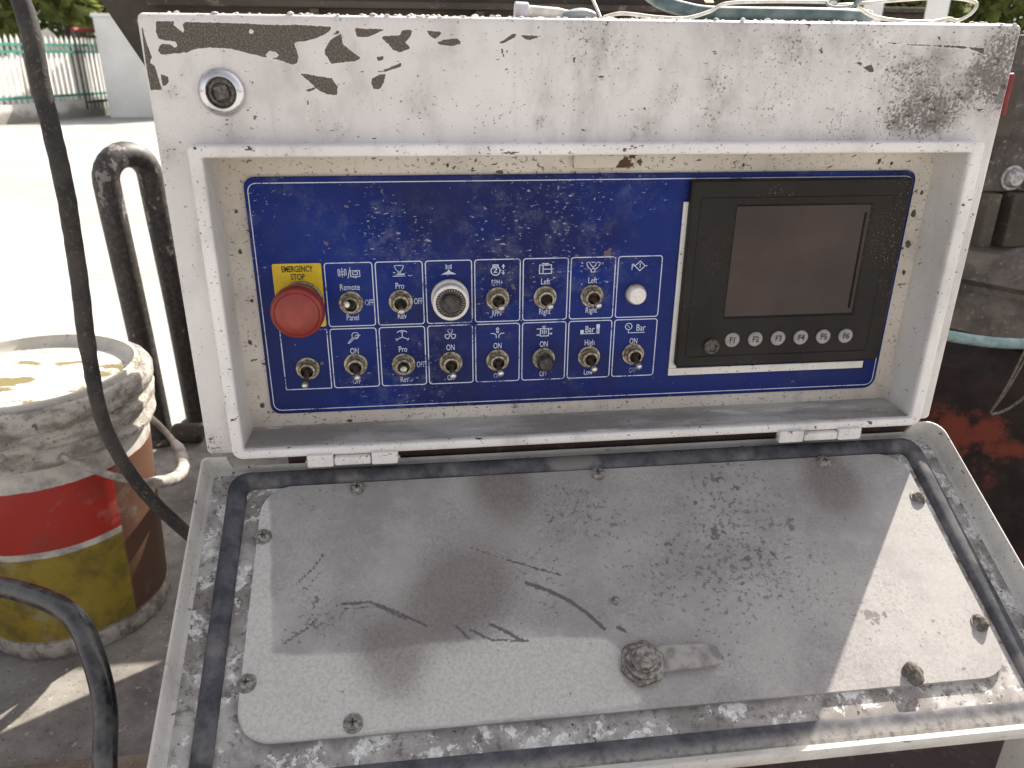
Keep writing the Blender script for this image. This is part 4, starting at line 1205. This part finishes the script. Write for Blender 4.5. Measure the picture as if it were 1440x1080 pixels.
mb.lathe([(0.118, 0.002), (0.126, 0.0), (0.129, 0.006), (0.129, 0.024), (0.1265, 0.028), (0.128, 0.034), (0.1375, 0.20), (0.1445, 0.318), (0.1445, 0.330), (0.146, 0.362), (0.147, 0.380)], 72, (BX, BY, DZ), (0, 0, 1), True, False)
mb.build('body', M['bucket'], BUCKET, True)
mb = MB()
jit = lambda a, h: 0.0010 * math.sin(7 * a + 30 * h) + 0.0008 * math.sin(19 * a + 50 * h)
mb.lathe([(0.1455, 0.320), (0.1560, 0.318), (0.1575, 0.324), (0.1520, 0.330), (0.1515, 0.344), (0.1590, 0.346), (0.1600, 0.356), (0.1555, 0.360), (0.1555, 0.366), (0.1605, 0.370), (0.1610, 0.388), (0.1580, 0.396), (0.1500, 0.398), (0.1440, 0.394)], 96, (BX, BY, DZ), (0, 0, 1), False, False, jit)
mb.build('rim', M['cake'], BUCKET, True, angle=50)
mb = MB()
jit2 = lambda a, h: 0.0006 * math.sin(5 * a)
mb.lathe([(0.1455, 0.392), (0.1440, 0.403), (0.1400, 0.404), (0.1370, 0.398), (0.1340, 0.389), (0.1300, 0.387), (0.09, 0.3885), (0.03, 0.389), (0.002, 0.389)], 72, (BX, BY, DZ), (0, 0, 1), False, True, jit2)
mb.build('lid', M['lidmat'], BUCKET, True, angle=50)
# bail handle: from the front pivot round the right-hand side
M['bail'] = simple('bail_plastic', (0.20, 0.175, 0.155), (0.42, 0.39, 0.355), 60, 0.7)
pts = []
for k in range(25):
    a = rad(-58 + 138 * k / 24)
    q = math.sin(math.pi * k / 24)
    r = 0.152 + 0.028 * q
    pts.append((BX + r * math.cos(a), BY + r * math.sin(a), DZ + 0.330 - 0.112 * q))
mb = MB(); mb.tube(pts, [0.0050 if not 7 <= i <= 15 else 0.0095 for i in range(25)], 12)
HD = mb.build('handle', M['bail'], BUCKET, True, angle=70)
for adeg in (-58, 80):
    a = rad(adeg)
    mb = MB(); mb.lathe([(0.011, 0), (0.011, 0.008), (0.006, 0.010)], 16, (BX + 0.142 * math.cos(a), BY + 0.142 * math.sin(a), DZ + 0.330), (math.cos(a), math.sin(a), 0))
    mb.build('handle_lug', M['cake'], BUCKET, True)

# ------------------------------------------------------------------ hoses hanging on the left, pipe loop
M['blackrub'] = rusty('dusty_black_rubber', (0.020, 0.018, 0.017), (0.055, 0.047, 0.042), (0.12, 0.105, 0.095), 22, 0.7)
def shiny_rub():
    k = NB('shiny_black_hose')
    a = k.noise(40, 6, 0.65)
    k.bump(a, 0.25, 0.001)
    return k.done(k.mix(k.step(a, 0.42, 0.72), (0.012, 0.012, 0.015), (0.085, 0.08, 0.078)), k.step(a, 0.3, 0.7, 0.18, 0.45), 0.0, 0.7)
HO = cord('cable', [(-0.56, 0.30, 0.26), (-0.530, 0.305, 0.12), (-0.504, 0.309, 0.021), (-0.501, 0.306, -0.062), (-0.501, 0.311, -0.153), (-0.508, 0.317, -0.246), (-0.516, 0.318, -0.347), (-0.519, 0.325, -0.436), (-0.506, 0.340, -0.516), (-0.472, 0.352, -0.592), (-0.40, 0.37, -0.70), (-0.30, 0.40, -0.80)],
          [0.0092] * 60 + [0.0084] * 51, M['blackrub'], 'dusty black cable hanging down in front of the paint bucket', 'cable', 14, 0.04)
mb = MB()
mb.tube(spline([(-1.00, 0.40, -0.815), (-0.86, 0.34, -0.72), (-0.74, 0.29, -0.640), (-0.674, 0.262, -0.612), (-0.597, 0.218, -0.597), (-0.526, 0.163, -0.590), (-0.492, 0.117, -0.610), (-0.474, 0.079, -0.645), (-0.468, 0.039, -0.684), (-0.468, 0.005, -0.76), (-0.47, -0.01, -0.9), (-0.47, -0.01, -1.1)], 10), 0.0118, 16)
tag(mb.build('hose', shiny_rub(), None, True, angle=60), 'glossy black rubber hose arching over the edge of the deck', 'hose')
def pipe_mat():
    k = NB('flaking_black_pipe')
    a = k.noise(38, 7, 0.68, k.scaled(1, 1, 0.55)); b = k.noise(120, 4)
    f = k.step(k.m('ADD', a, k.m('MULTIPLY', k.step(k.sep(2), -0.50, -0.25), 0.10)), 0.655, 0.675)
    col = k.mix(k.step(b, 0.4, 0.7), (0.030, 0.026, 0.024), (0.075, 0.066, 0.060))
    col = k.mix(k.m('MULTIPLY', f, 0.85), col, (0.27, 0.25, 0.235))
    k.bump(f, 0.4, 0.001)
    return k.done(col, 0.55)
M['pipe'] = pipe_mat()
RAIL = empty('handrail_loop', (-0.70, 1.08, DZ), 'flaking black steel pipe bent into a narrow upright loop beside the control box', 'handrail')
A = Vector((-0.722, 1.085, 0)); B = Vector((-0.662, 1.165, 0)); half = (B - A) / 2; mid = (A + B) / 2
pts = [Vector((A.x, A.y, DZ - 0.002)), Vector((A.x - 0.006, A.y, -0.55)), Vector((A.x - 0.014, A.y, -0.30))]
R_arch = half.length
for k in range(0, 13):
    a = math.pi * k / 12
    p = mid - half * math.cos(a)
    pts.append(Vector((p.x - 0.015, p.y, -0.262 + R_arch * math.sin(a) * 0.95)))
pts += [Vector((B.x - 0.014, B.y, -0.30)), Vector((B.x - 0.005, B.y, -0.55)), Vector((B.x, B.y, DZ - 0.002))]
mb = MB(); mb.tube(spline([tuple(p) for p in pts[:3]], 8)[:-1] + pts[3:-3] + spline([tuple(p) for p in pts[-3:]], 8), 0.0255, 20)
mb.build('pipe', M['pipe'], RAIL, True, angle=60)
for P_ in (A, B):
    mb = MB(); mb.lathe([(0.040, 0), (0.040, 0.006), (0.030, 0.010), (0.026, 0.013)], 24, (P_.x, P_.y, DZ), (0, 0, 1)); mb.build('foot_collar', M['brown'], RAIL, True)
mb = MB(); mb.lathe([(0.020, 0), (0.022, 0.006), (0.022, 0.055), (0.016, 0.062)], 20, (-0.690, 1.075, DZ + 0.022), (1, -0.1, 0)); tag(mb.build('pin', M['brown'], RAIL, True), 'short round pin between the loop feet')

# ------------------------------------------------------------------ machine parts round the box
HOP = empty('hopper', (-0.1, 0.7, -0.9), 'dark brown steel hopper with a slanted edge standing behind the control box', 'hopper')
mb = MB()
out = [(-0.640, 0.245), (-0.528, 0.037), (-0.493, -0.028), (-0.245, -0.490), (-0.245, -0.90), (0.50, -0.90), (0.50, 0.030), (0.30, 0.245)]
loops(mb, [[(x, 0.60, z) for x, z in out], [(x, 0.66, z) for x, z in out]], True, True)
mb.build('hopper_wall', M['brown'], HOP)
mb = MB(); mb.box(-0.46, 0.46, 0.560, 0.5995, 0.030, 0.0385, 0.002); mb.build('stiffener', M['brown'], HOP)
for x in (-0.255, -0.04, 0.26):
    mb = MB(); mb.box(x - 0.006, x + 0.006, 0.5615, 0.5992, -0.40, 0.0296, 0.002); mb.build('rib', M['brown'], HOP)
mb = MB(); mb.tube([(-0.62, 0.60, 0.252), (0.305, 0.60, 0.252)], 0.018, 12); mb.build('rim_tube', M['brown'], HOP, True)
mb = MB(); mb.box(-0.30, 0.46, 0.90, 1.50, GZ, -0.19, 0.01); mb.build('added_shade_block', M['brown'], HOP)  # unseen block behind the box, added to shade deck and lower bucket
# column carrying the control box
PED = empty('pedestal', (0.0, 0.11, DZ), 'dark maroon steel pedestal carrying the control box', 'pedestal')
mb = MB(); mb.box(-0.15, 0.24, 0.03, 0.19, -1.10, -0.352, 0.006); mb.build('column', M['maroon'], PED)
mb = MB(); mb.box(-0.25, 0.30, 0.01, 0.19, -0.351, -0.3202, 0.003); mb.build('mounting_plate', M['maroon'], PED)
# dark frame below the door on the right
FR = empty('machine_frame', (0.5, 0.0, -1.62), 'dark maroon machine frame below the open door', 'machine frame')
mb = MB(); mb.box(-0.14, 1.7, -0.34, 0.42, -1.03, -0.95, 0.01); mb.build('top_plate', M['maroon'], FR)
mb = MB(); mb.box(-0.12, 1.65, -0.32, -0.26, -1.62, -1.0305, 0.006); mb.build('skirt', M['maroon'], FR)
mb = MB(); mb.box(0.400, 0.46, -0.13, -0.085, -0.9495, -0.600, 0.002); tag(mb.build('bracket', M['traywall'], FR), 'small pale bracket beside the near corner of the door')
# beam crossing in front of the deck
BM = empty('timber_beam', (-0.75, 0.19, DZ), 'dusty brown timber beam along the front edge of the deck', 'timber beam')
M['timber'] = rusty('dusty_timber', (0.13, 0.095, 0.065), (0.22, 0.17, 0.125), (0.30, 0.25, 0.20), 14)
mb = MB(); mb.box(-1.5, -0.40, 0.09, 0.182, DZ + 0.0005, DZ + 0.016, 0.004); mb.build('beam', M['timber'], BM)

# right-hand side: hopper throat, brackets, tank
def tank_mat():
    k = NB('rusty_red_tank')
    a = k.noise(3.2, 5, 0.6); b = k.noise(22, 6, 0.65)
    red = k.step(k.m('ADD', a, k.m('ADD', k.m('MULTIPLY', k.m('SUBTRACT', b, 0.5), 0.5), k.step(k.sep(2), -0.56, -0.70, -0.06, 0.14))), 0.565, 0.66)
    col = k.mix(k.step(b, 0.35, 0.65), (0.013, 0.007, 0.006), (0.032, 0.017, 0.014))
    col = k.mix(k.m('MULTIPLY', red, 0.9), col, (0.20, 0.038, 0.018))
    k.bump(b, 0.5, 0.004)
    return k.done(col, 0.75)
TK = empty('red_tank', (1.45, 1.25, -1.62), 'large dark tank with flaking red paint to the right of the control box', 'tank')
mb = MB(); mb.lathe([(0.70, 0.0), (0.74, 0.03), (0.74, 1.06), (0.70, 1.10)], 64, (1.38, 1.20, -1.62), (0, 0, 1)); mb.build('shell', tank_mat(), TK, True)
FL = empty('throat_flange', (1.35, 0.95, -0.5), 'thick round steel flange caked with grey cement above the red tank', 'flange')
jit = lambda a, h: 0.006 * math.sin(9 * a + 3 * math.sin(4 * a)) + 0.003 * math.sin(31 * a + 40 * h)
mb = MB(); mb.lathe([(0.50, -0.515), (0.53, -0.500), (0.535, -0.440), (0.515, -0.425), (0.515, -0.415), (0.54, -0.400), (0.53, -0.350), (0.50, -0.335), (0.05, -0.325)], 120, (1.35, 0.95, 0), (0, 0, 1), True, True, jit); mb.build('disc', M['cementsteel'], FL, True, angle=40)
mb = MB(); mb.lathe([(0.40, -0.56), (0.40, -0.514)], 48, (1.38, 1.05, 0), (0, 0, 1)); mb.build('neck', M['maroon'], FL, True)
UB = empty('upright_bracket', (0.95, 0.74, -0.33), 'dark brown double upright steel bracket bolted above the caked flange', 'bracket')
mb = MB(); mb.box(0.850, 0.876, 0.68, 0.80, -0.334, -0.2405, 0.003); mb.build('cheek_plate', M['brown'], UB)
mb = MB(); mb.box(0.899, 1.10, 0.68, 0.80, -0.334, -0.2405, 0.003); mb.build('cheek_plate', M['brown'], UB)
M['mottled'] = rusty('mottled_steel', (0.050, 0.038, 0.032), (0.11, 0.095, 0.085), (0.24, 0.225, 0.21), 12)
mb = MB(); mb.box(0.850, 1.12, 0.70, 0.79, -0.240, 0.012, 0.004); mb.build('cross_plate', M['mottled'], UB)
mb = MB(); mb.lathe([(0.021, 0), (0.021, 0.004), (0.0165, 0.0045), (0.0165, 0.010), (0.012, 0.016), (0.004, 0.018)], 24, (0.899, 0.70, -0.2155), AX, False)
M['bolt'] = simple('bright_bolt', (0.28, 0.26, 0.25), (0.55, 0.53, 0.52), 150, 0.45, 0.5)
tag(mb.build('bolt', M['bolt'], UB, True), 'bright round bolt head')
M['redbar'] = simple('red_paint', (0.16, 0.010, 0.010), (0.24, 0.016, 0.014), 60, 0.5)
mb = MB(); mb.box(0.797, 0.806, 0.63, 0.665, -0.110, -0.045, 0.003); mb.build('red_tag', M['redbar'], UB)
mb = MB(); mb.box(0.796, 0.850, 0.666, 0.715, -0.145, -0.040, 0.003); mb.build('arm', M['brown'], UB)
cord('hose', [(0.36, 0.46, -0.330), (0.52, 0.46, -0.372), (0.610, 0.46, -0.400), (0.68, 0.46, -0.418), (0.78, 0.46, -0.432), (0.95, 0.48, -0.440), (1.2, 0.52, -0.44)], 0.0085, M['teal'] if False else simple('pale_teal_hose', (0.15, 0.24, 0.24), (0.26, 0.36, 0.36), 60, 0.6), 'pale teal hose hanging below the caked flange on the right', 'hose', 12)
M['twine'] = simple('twine', (0.10, 0.085, 0.07), (0.20, 0.17, 0.145), 200, 0.9)
mb = MB()
for dx in (0.0, 0.008):
    mb.tube(spline([(0.792 + dx, 0.445, -0.395), (0.780 + dx, 0.438, -0.440), (0.768 + dx * 0.5, 0.440, -0.50), (0.762, 0.45, -0.545)], 8), 0.0016, 6, wob=0.2)
mb.tube(spline([(0.835, 0.45, -0.43), (0.815, 0.44, -0.50), (0.790, 0.45, -0.54), (0.765, 0.45, -0.548)], 8), 0.0022, 6, wob=0.2)
tag(mb.build('twine', M['twine'], None, True), 'frayed brown twine tied round the pale teal hose', 'twine')

# ------------------------------------------------------------------ yard fence, gate and wall
FA = Vector((-9.9, 18.4, GZ)); FB = Vector((-8.05, 22.9, GZ))
fd = (FB - FA); flen = fd.length; fd.normalize(); fn_ = Vector((-fd.y, fd.x, 0))
M['fwhite'] = simple('white_picket_paint', (0.62, 0.61, 0.56), (0.78, 0.77, 0.73), 4, 0.6, bump=0)
M['fteal'] = simple('teal_rail_paint', (0.03, 0.22, 0.17), (0.05, 0.28, 0.22), 4, 0.5, bump=0)
def stained_wall(name, c1, c2):
    k = NB(name)
    z = k.m('SUBTRACT', k.sep(2), GZ)
    a = k.noise(1.6, 6, 0.65)
    col = k.mix(k.step(a, 0.4, 0.7), c1, c2)
    st = k.m('MULTIPLY', k.step(k.m('ADD', z, k.m('MULTIPLY', k.noise(1.3, 5, 0.7), -0.9)), -0.12, -0.32), 0.8)
    col = k.mix(st, col, (0.17, 0.16, 0.13))
    return k.done(col, 0.9)
M['fbase'] = stained_wall('stained_kerb_paint', (0.52, 0.51, 0.48), (0.60, 0.59, 0.56))
M['wallw'] = simple('white_wall_paint', (0.68, 0.68, 0.67), (0.76, 0.76, 0.75), 1.2, 0.8, bump=0)
FENCE = empty('picket_fence', tuple(FA), 'white picket fence with teal rails across the yard', 'fence')
def fpt(s, o, z): return tuple(FA + fd * s + fn_ * o + Vector((0, 0, z)))
def fbox(mb, s0, s1, o0, o1, z0, z1): mb.box(s0, s1, o0, o1, z0, z1, 0, lambda x, y, z: fpt(x, y, z))
mb = MB(); fbox(mb, -1.0, flen, -0.11, 0.11, 0, 0.42); mb.build('base_wall', M['fbase'], FENCE)
for z in (0.52, 1.52, 1.68):
    mb = MB(); fbox(mb, -1.0, flen, -0.035, 0.005, z, z + 0.055); mb.build('rail', M['fteal'], FENCE)
pm = MB(); w = 0.030
pm.add([(-w, -0.02, 0), (w, -0.02, 0), (w, 0.02, 0), (-w, 0.02, 0), (-w, -0.02, 1.38), (w, -0.02, 1.38), (w, 0.02, 1.38), (-w, 0.02, 1.38), (0, 0, 1.50)], [(0, 1, 5, 4), (1, 2, 6, 5), (2, 3, 7, 6), (3, 0, 4, 7), (4, 5, 8), (5, 6, 8), (6, 7, 8), (7, 4, 8)])
pm.v = [tuple(fd * x + fn_ * y + Vector((0, 0, z))) for x, y, z in pm.v]
pme = bpy.data.meshes.new('picket'); pme.from_pydata(pm.v, [], pm.f); pme.materials.append(M['fwhite'])
npk = int((flen + 0.9) / 0.165)
for i in range(npk):
    place('picket', pme, fpt(-0.9 + 0.165 * i, 0.03, 0.43), FENCE)
GATE = empty('iron_gate', (-8.2, 21.9, GZ), 'black iron bar gate with a red top bar standing open beside the white wall', 'gate')
M['black'] = simple('black_iron', (0.025, 0.022, 0.022), (0.05, 0.045, 0.045), 8, 0.6, bump=0)
ga = Vector((-8.05, 21.1, GZ)); gb = Vector((-7.85, 22.4, GZ)); gd = gb - ga
for i in range(8):
    p = ga + gd * (i / 7)
    r = 0.032 if i in (0, 7) else 0.014
    mb = MB(); mb.tube([(p.x, p.y, GZ + 0.25), (p.x, p.y, GZ + 2.0)], r, 8); mb.build('bar', M['black'], GATE)
for z, mt in ((2.05, 'redbar'), (1.90, 'black'), (0.40, 'black')):
    mb = MB(); mb.tube([(ga.x, ga.y, GZ + z), (gb.x, gb.y, GZ + z)], 0.05 if mt == 'redbar' else 0.03, 8); mb.build('cross_bar', M[mt], GATE)
WALL = empty('yard_wall', (-7.2, 22.0, GZ), 'plain white rendered wall closing the far side of the yard', 'wall')
mb = MB(); mb.box(-7.72, -5.2, 21.6, 22.9, GZ, 0.72, 0.02); mb.build('wall_block', M['wallw'], WALL)
mb = MB(); mb.box(-7.76, -5.16, 21.56, 22.94, 0.72, 0.80, 0.02); mb.build('coping', M['wallw'], WALL)
LP = empty('lamp_pole', (-6.35, 21.2, GZ), 'thin white bent pole in front of the white yard wall', 'pole')
mb = MB(); mb.tube(spline([(-6.38, 21.2, GZ), (-6.38, 21.2, 0.2), (-6.42, 21.2, 0.70), (-6.55, 21.2, 1.0), (-6.9, 21.2, 1.3)], 8), 0.045, 10); mb.build('pole', M['fwhite'], LP, True)
mb = MB(); mb.box(-6.42, -6.30, 21.12, 21.17, 0.2, 0.6, 0.01); mb.build('pole_box', simple('grey_box', (0.25, 0.25, 0.26), (0.32, 0.32, 0.33), 5), LP)

# ------------------------------------------------------------------ trees
def leaf_mat(name, c1, c2):
    k = NB(name)
    col = k.mix(k.step(k.noise(1.8, 4), 0.35, 0.65), c1, c2)
    k.b.inputs['Subsurface Weight'].default_value = 0.0
    m = k.done(col, 0.6)
    tr = k.n('ShaderNodeBsdfTranslucent'); k.set(tr.inputs[0], col)
    ms = k.n('ShaderNodeMixShader'); ms.inputs[0].default_value = 0.5
    out = k.t.nodes['Material Output']
    k.t.links.new(k.b.outputs[0], ms.inputs[1]); k.t.links.new(tr.outputs[0], ms.inputs[2]); k.t.links.new(ms.outputs[0], out.inputs[0])
    return m
M['leafA'] = leaf_mat('leaf_olive', (0.16, 0.19, 0.05), (0.28, 0.31, 0.09))
M['leafB'] = leaf_mat('leaf_green', (0.045, 0.085, 0.02), (0.11, 0.16, 0.04))
M['bark'] = simple('bark', (0.07, 0.055, 0.04), (0.14, 0.11, 0.085), 10, 0.9)
def tree(x, y, h, r, mat, label, n=5000, seed=1, leaf=0.16, low=0.3):
    rg = np.random.default_rng(seed); rr = random.Random(seed)
    T = empty('tree', (x, y, GZ), label, 'tree', 'trees beyond the yard')
    mb = MB()
    top = Vector((x + rr.uniform(-0.3, 0.3), y, GZ + h * 0.8))
    mb.tube(spline([(x, y, GZ - 0.1), (x + rr.uniform(-0.1, 0.1), y, GZ + h * 0.35), tuple(top)], 8), [0.16 * (1 - 0.85 * i / 16) for i in range(17)], 8)
    cl = []
    for i in range(16):
        a = rr.uniform(0, 2 * math.pi); zz = rr.uniform(low, 0.95); q = r * (0.35 + 0.6 * math.sin(math.pi * (zz - low * 0.6) / (1.05 - low * 0.6))) * rr.uniform(0.5, 1.0)
        c = Vector((x + q * math.cos(a), y + q * math.sin(a), GZ + h * zz)); cl.append((c, r * rr.uniform(0.3, 0.5)))
        s = Vector((x, y, GZ + h * max(0.15, zz - 0.25)))
        mb.tube([tuple(s), tuple((s + c) / 2 + Vector((0, 0, 0.15))), tuple(c)], [0.05, 0.035, 0.012], 6)
    mb.build('trunk', M['bark'], T, True)
    k = rg.integers(0, len(cl), n)
    C = np.array([list(c[0]) for c in cl])[k]; Rr = np.array([c[1] for c in cl])[k]
    d = rg.normal(size=(n, 3)); d /= np.linalg.norm(d, axis=1, keepdims=True)
    P = C + d * (Rr * rg.uniform(0.35, 1.05, n))[:, None]
    u = rg.normal(size=(n, 3)); u /= np.linalg.norm(u, axis=1, keepdims=True)
    v = np.cross(u, rg.normal(size=(n, 3))); v /= np.linalg.norm(v, axis=1, keepdims=True)
    L = leaf * rg.uniform(0.6, 1.3, n)[:, None]
    V = np.stack([P - u * L, P + v * L * 0.4, P + u * L, P - v * L * 0.4], 1).reshape(-1, 3)
    c0 = np.array([x, y, GZ + h * 0.6])
    me = bpy.data.meshes.new('crown'); me.from_pydata((V - c0).tolist(), [], [(4 * i, 4 * i + 1, 4 * i + 2, 4 * i + 3) for i in range(n)])
    me.materials.append(mat)
    place('crown', me, tuple(c0), T)
spec = [(-12.2, 23.5, 5.5, 2.0, 'leafA', 'olive tree behind the picket fence, farthest from the white wall'), (-9.6, 25.5, 6.5, 2.2, 'leafA', 'olive tree behind the fence beside the red-topped gate'),
        (-11.0, 29, 7.5, 2.6, 'leafB', 'darker green tree rising behind the olive trees'), (-7.0, 28, 6.5, 2.4, 'leafA', 'olive green tree behind the white yard wall'),
        (10.5, 22, 6.5, 2.4, 'leafB', 'green tree beyond the right end of the box, beside a pale post'), (14.5, 22.5, 6.5, 2.6, 'leafA', 'olive tree right of the pale posts'), (17.8, 21, 7.0, 2.7, 'leafB', 'dark green tree at the far right edge of the yard')]
spec += [(-13.5, 31, 8.5, 3.2, 'leafB', 'tall dark green tree far behind the picket fence'), (-8.8, 33, 8.5, 3.2, 'leafB', 'tall dark green tree between the fence trees and the white wall'), (13.0, 27, 8.0, 3.2, 'leafB', 'tall dark green tree behind the brown shed'), (20.5, 27, 8.0, 3.4, 'leafB', 'broad dark green tree behind the yard at the far right')]
for i, (x, y, h, r, mt, lb) in enumerate(spec):
    tree(x, y, h, r, M[mt], lb, 9000, 20 + i, leaf=0.24, low=0.36 if x < 0 else 0.12)
def pale_post(x, y, w, label):
    T = empty('post', (x, y, GZ), label, 'post', 'pale posts in the yard')
    mb = MB(); mb.box(x - w, x + w, y - w, y + w, GZ, 1.7, 0.01); mb.build('shaft', M['wallw'], T)
    mb = MB(); mb.box(x - w * 1.25, x + w * 1.25, y - w * 1.25, y + w * 1.25, 1.7, 1.78, 0.01); mb.build('cap', M['wallw'], T)
pale_post(5.9, 10.0, 0.09, 'slim pale post in front of the green trees')
pale_post(7.45, 11.0, 0.11, 'broad pale post in front of the olive tree')
SHED = empty('shed', (9.8, 17.5, GZ), 'low dark brown shed behind the pale posts', 'shed')
mb = MB(); mb.box(6.8, 11.2, 17.0, 19.0, GZ, 0.85, 0.02); mb.build('wall', M['brown'], SHED)
mb = MB(); mb.box(6.6, 11.4, 16.8, 19.2, 0.852, 0.95, 0.02); mb.build('roof', M['brown'], SHED)
mb = MB(); mb.box(8.6, 9.5, 16.955, 16.998, GZ + 0.01, 0.42, 0.01); mb.build('door', M['maroon'], SHED)
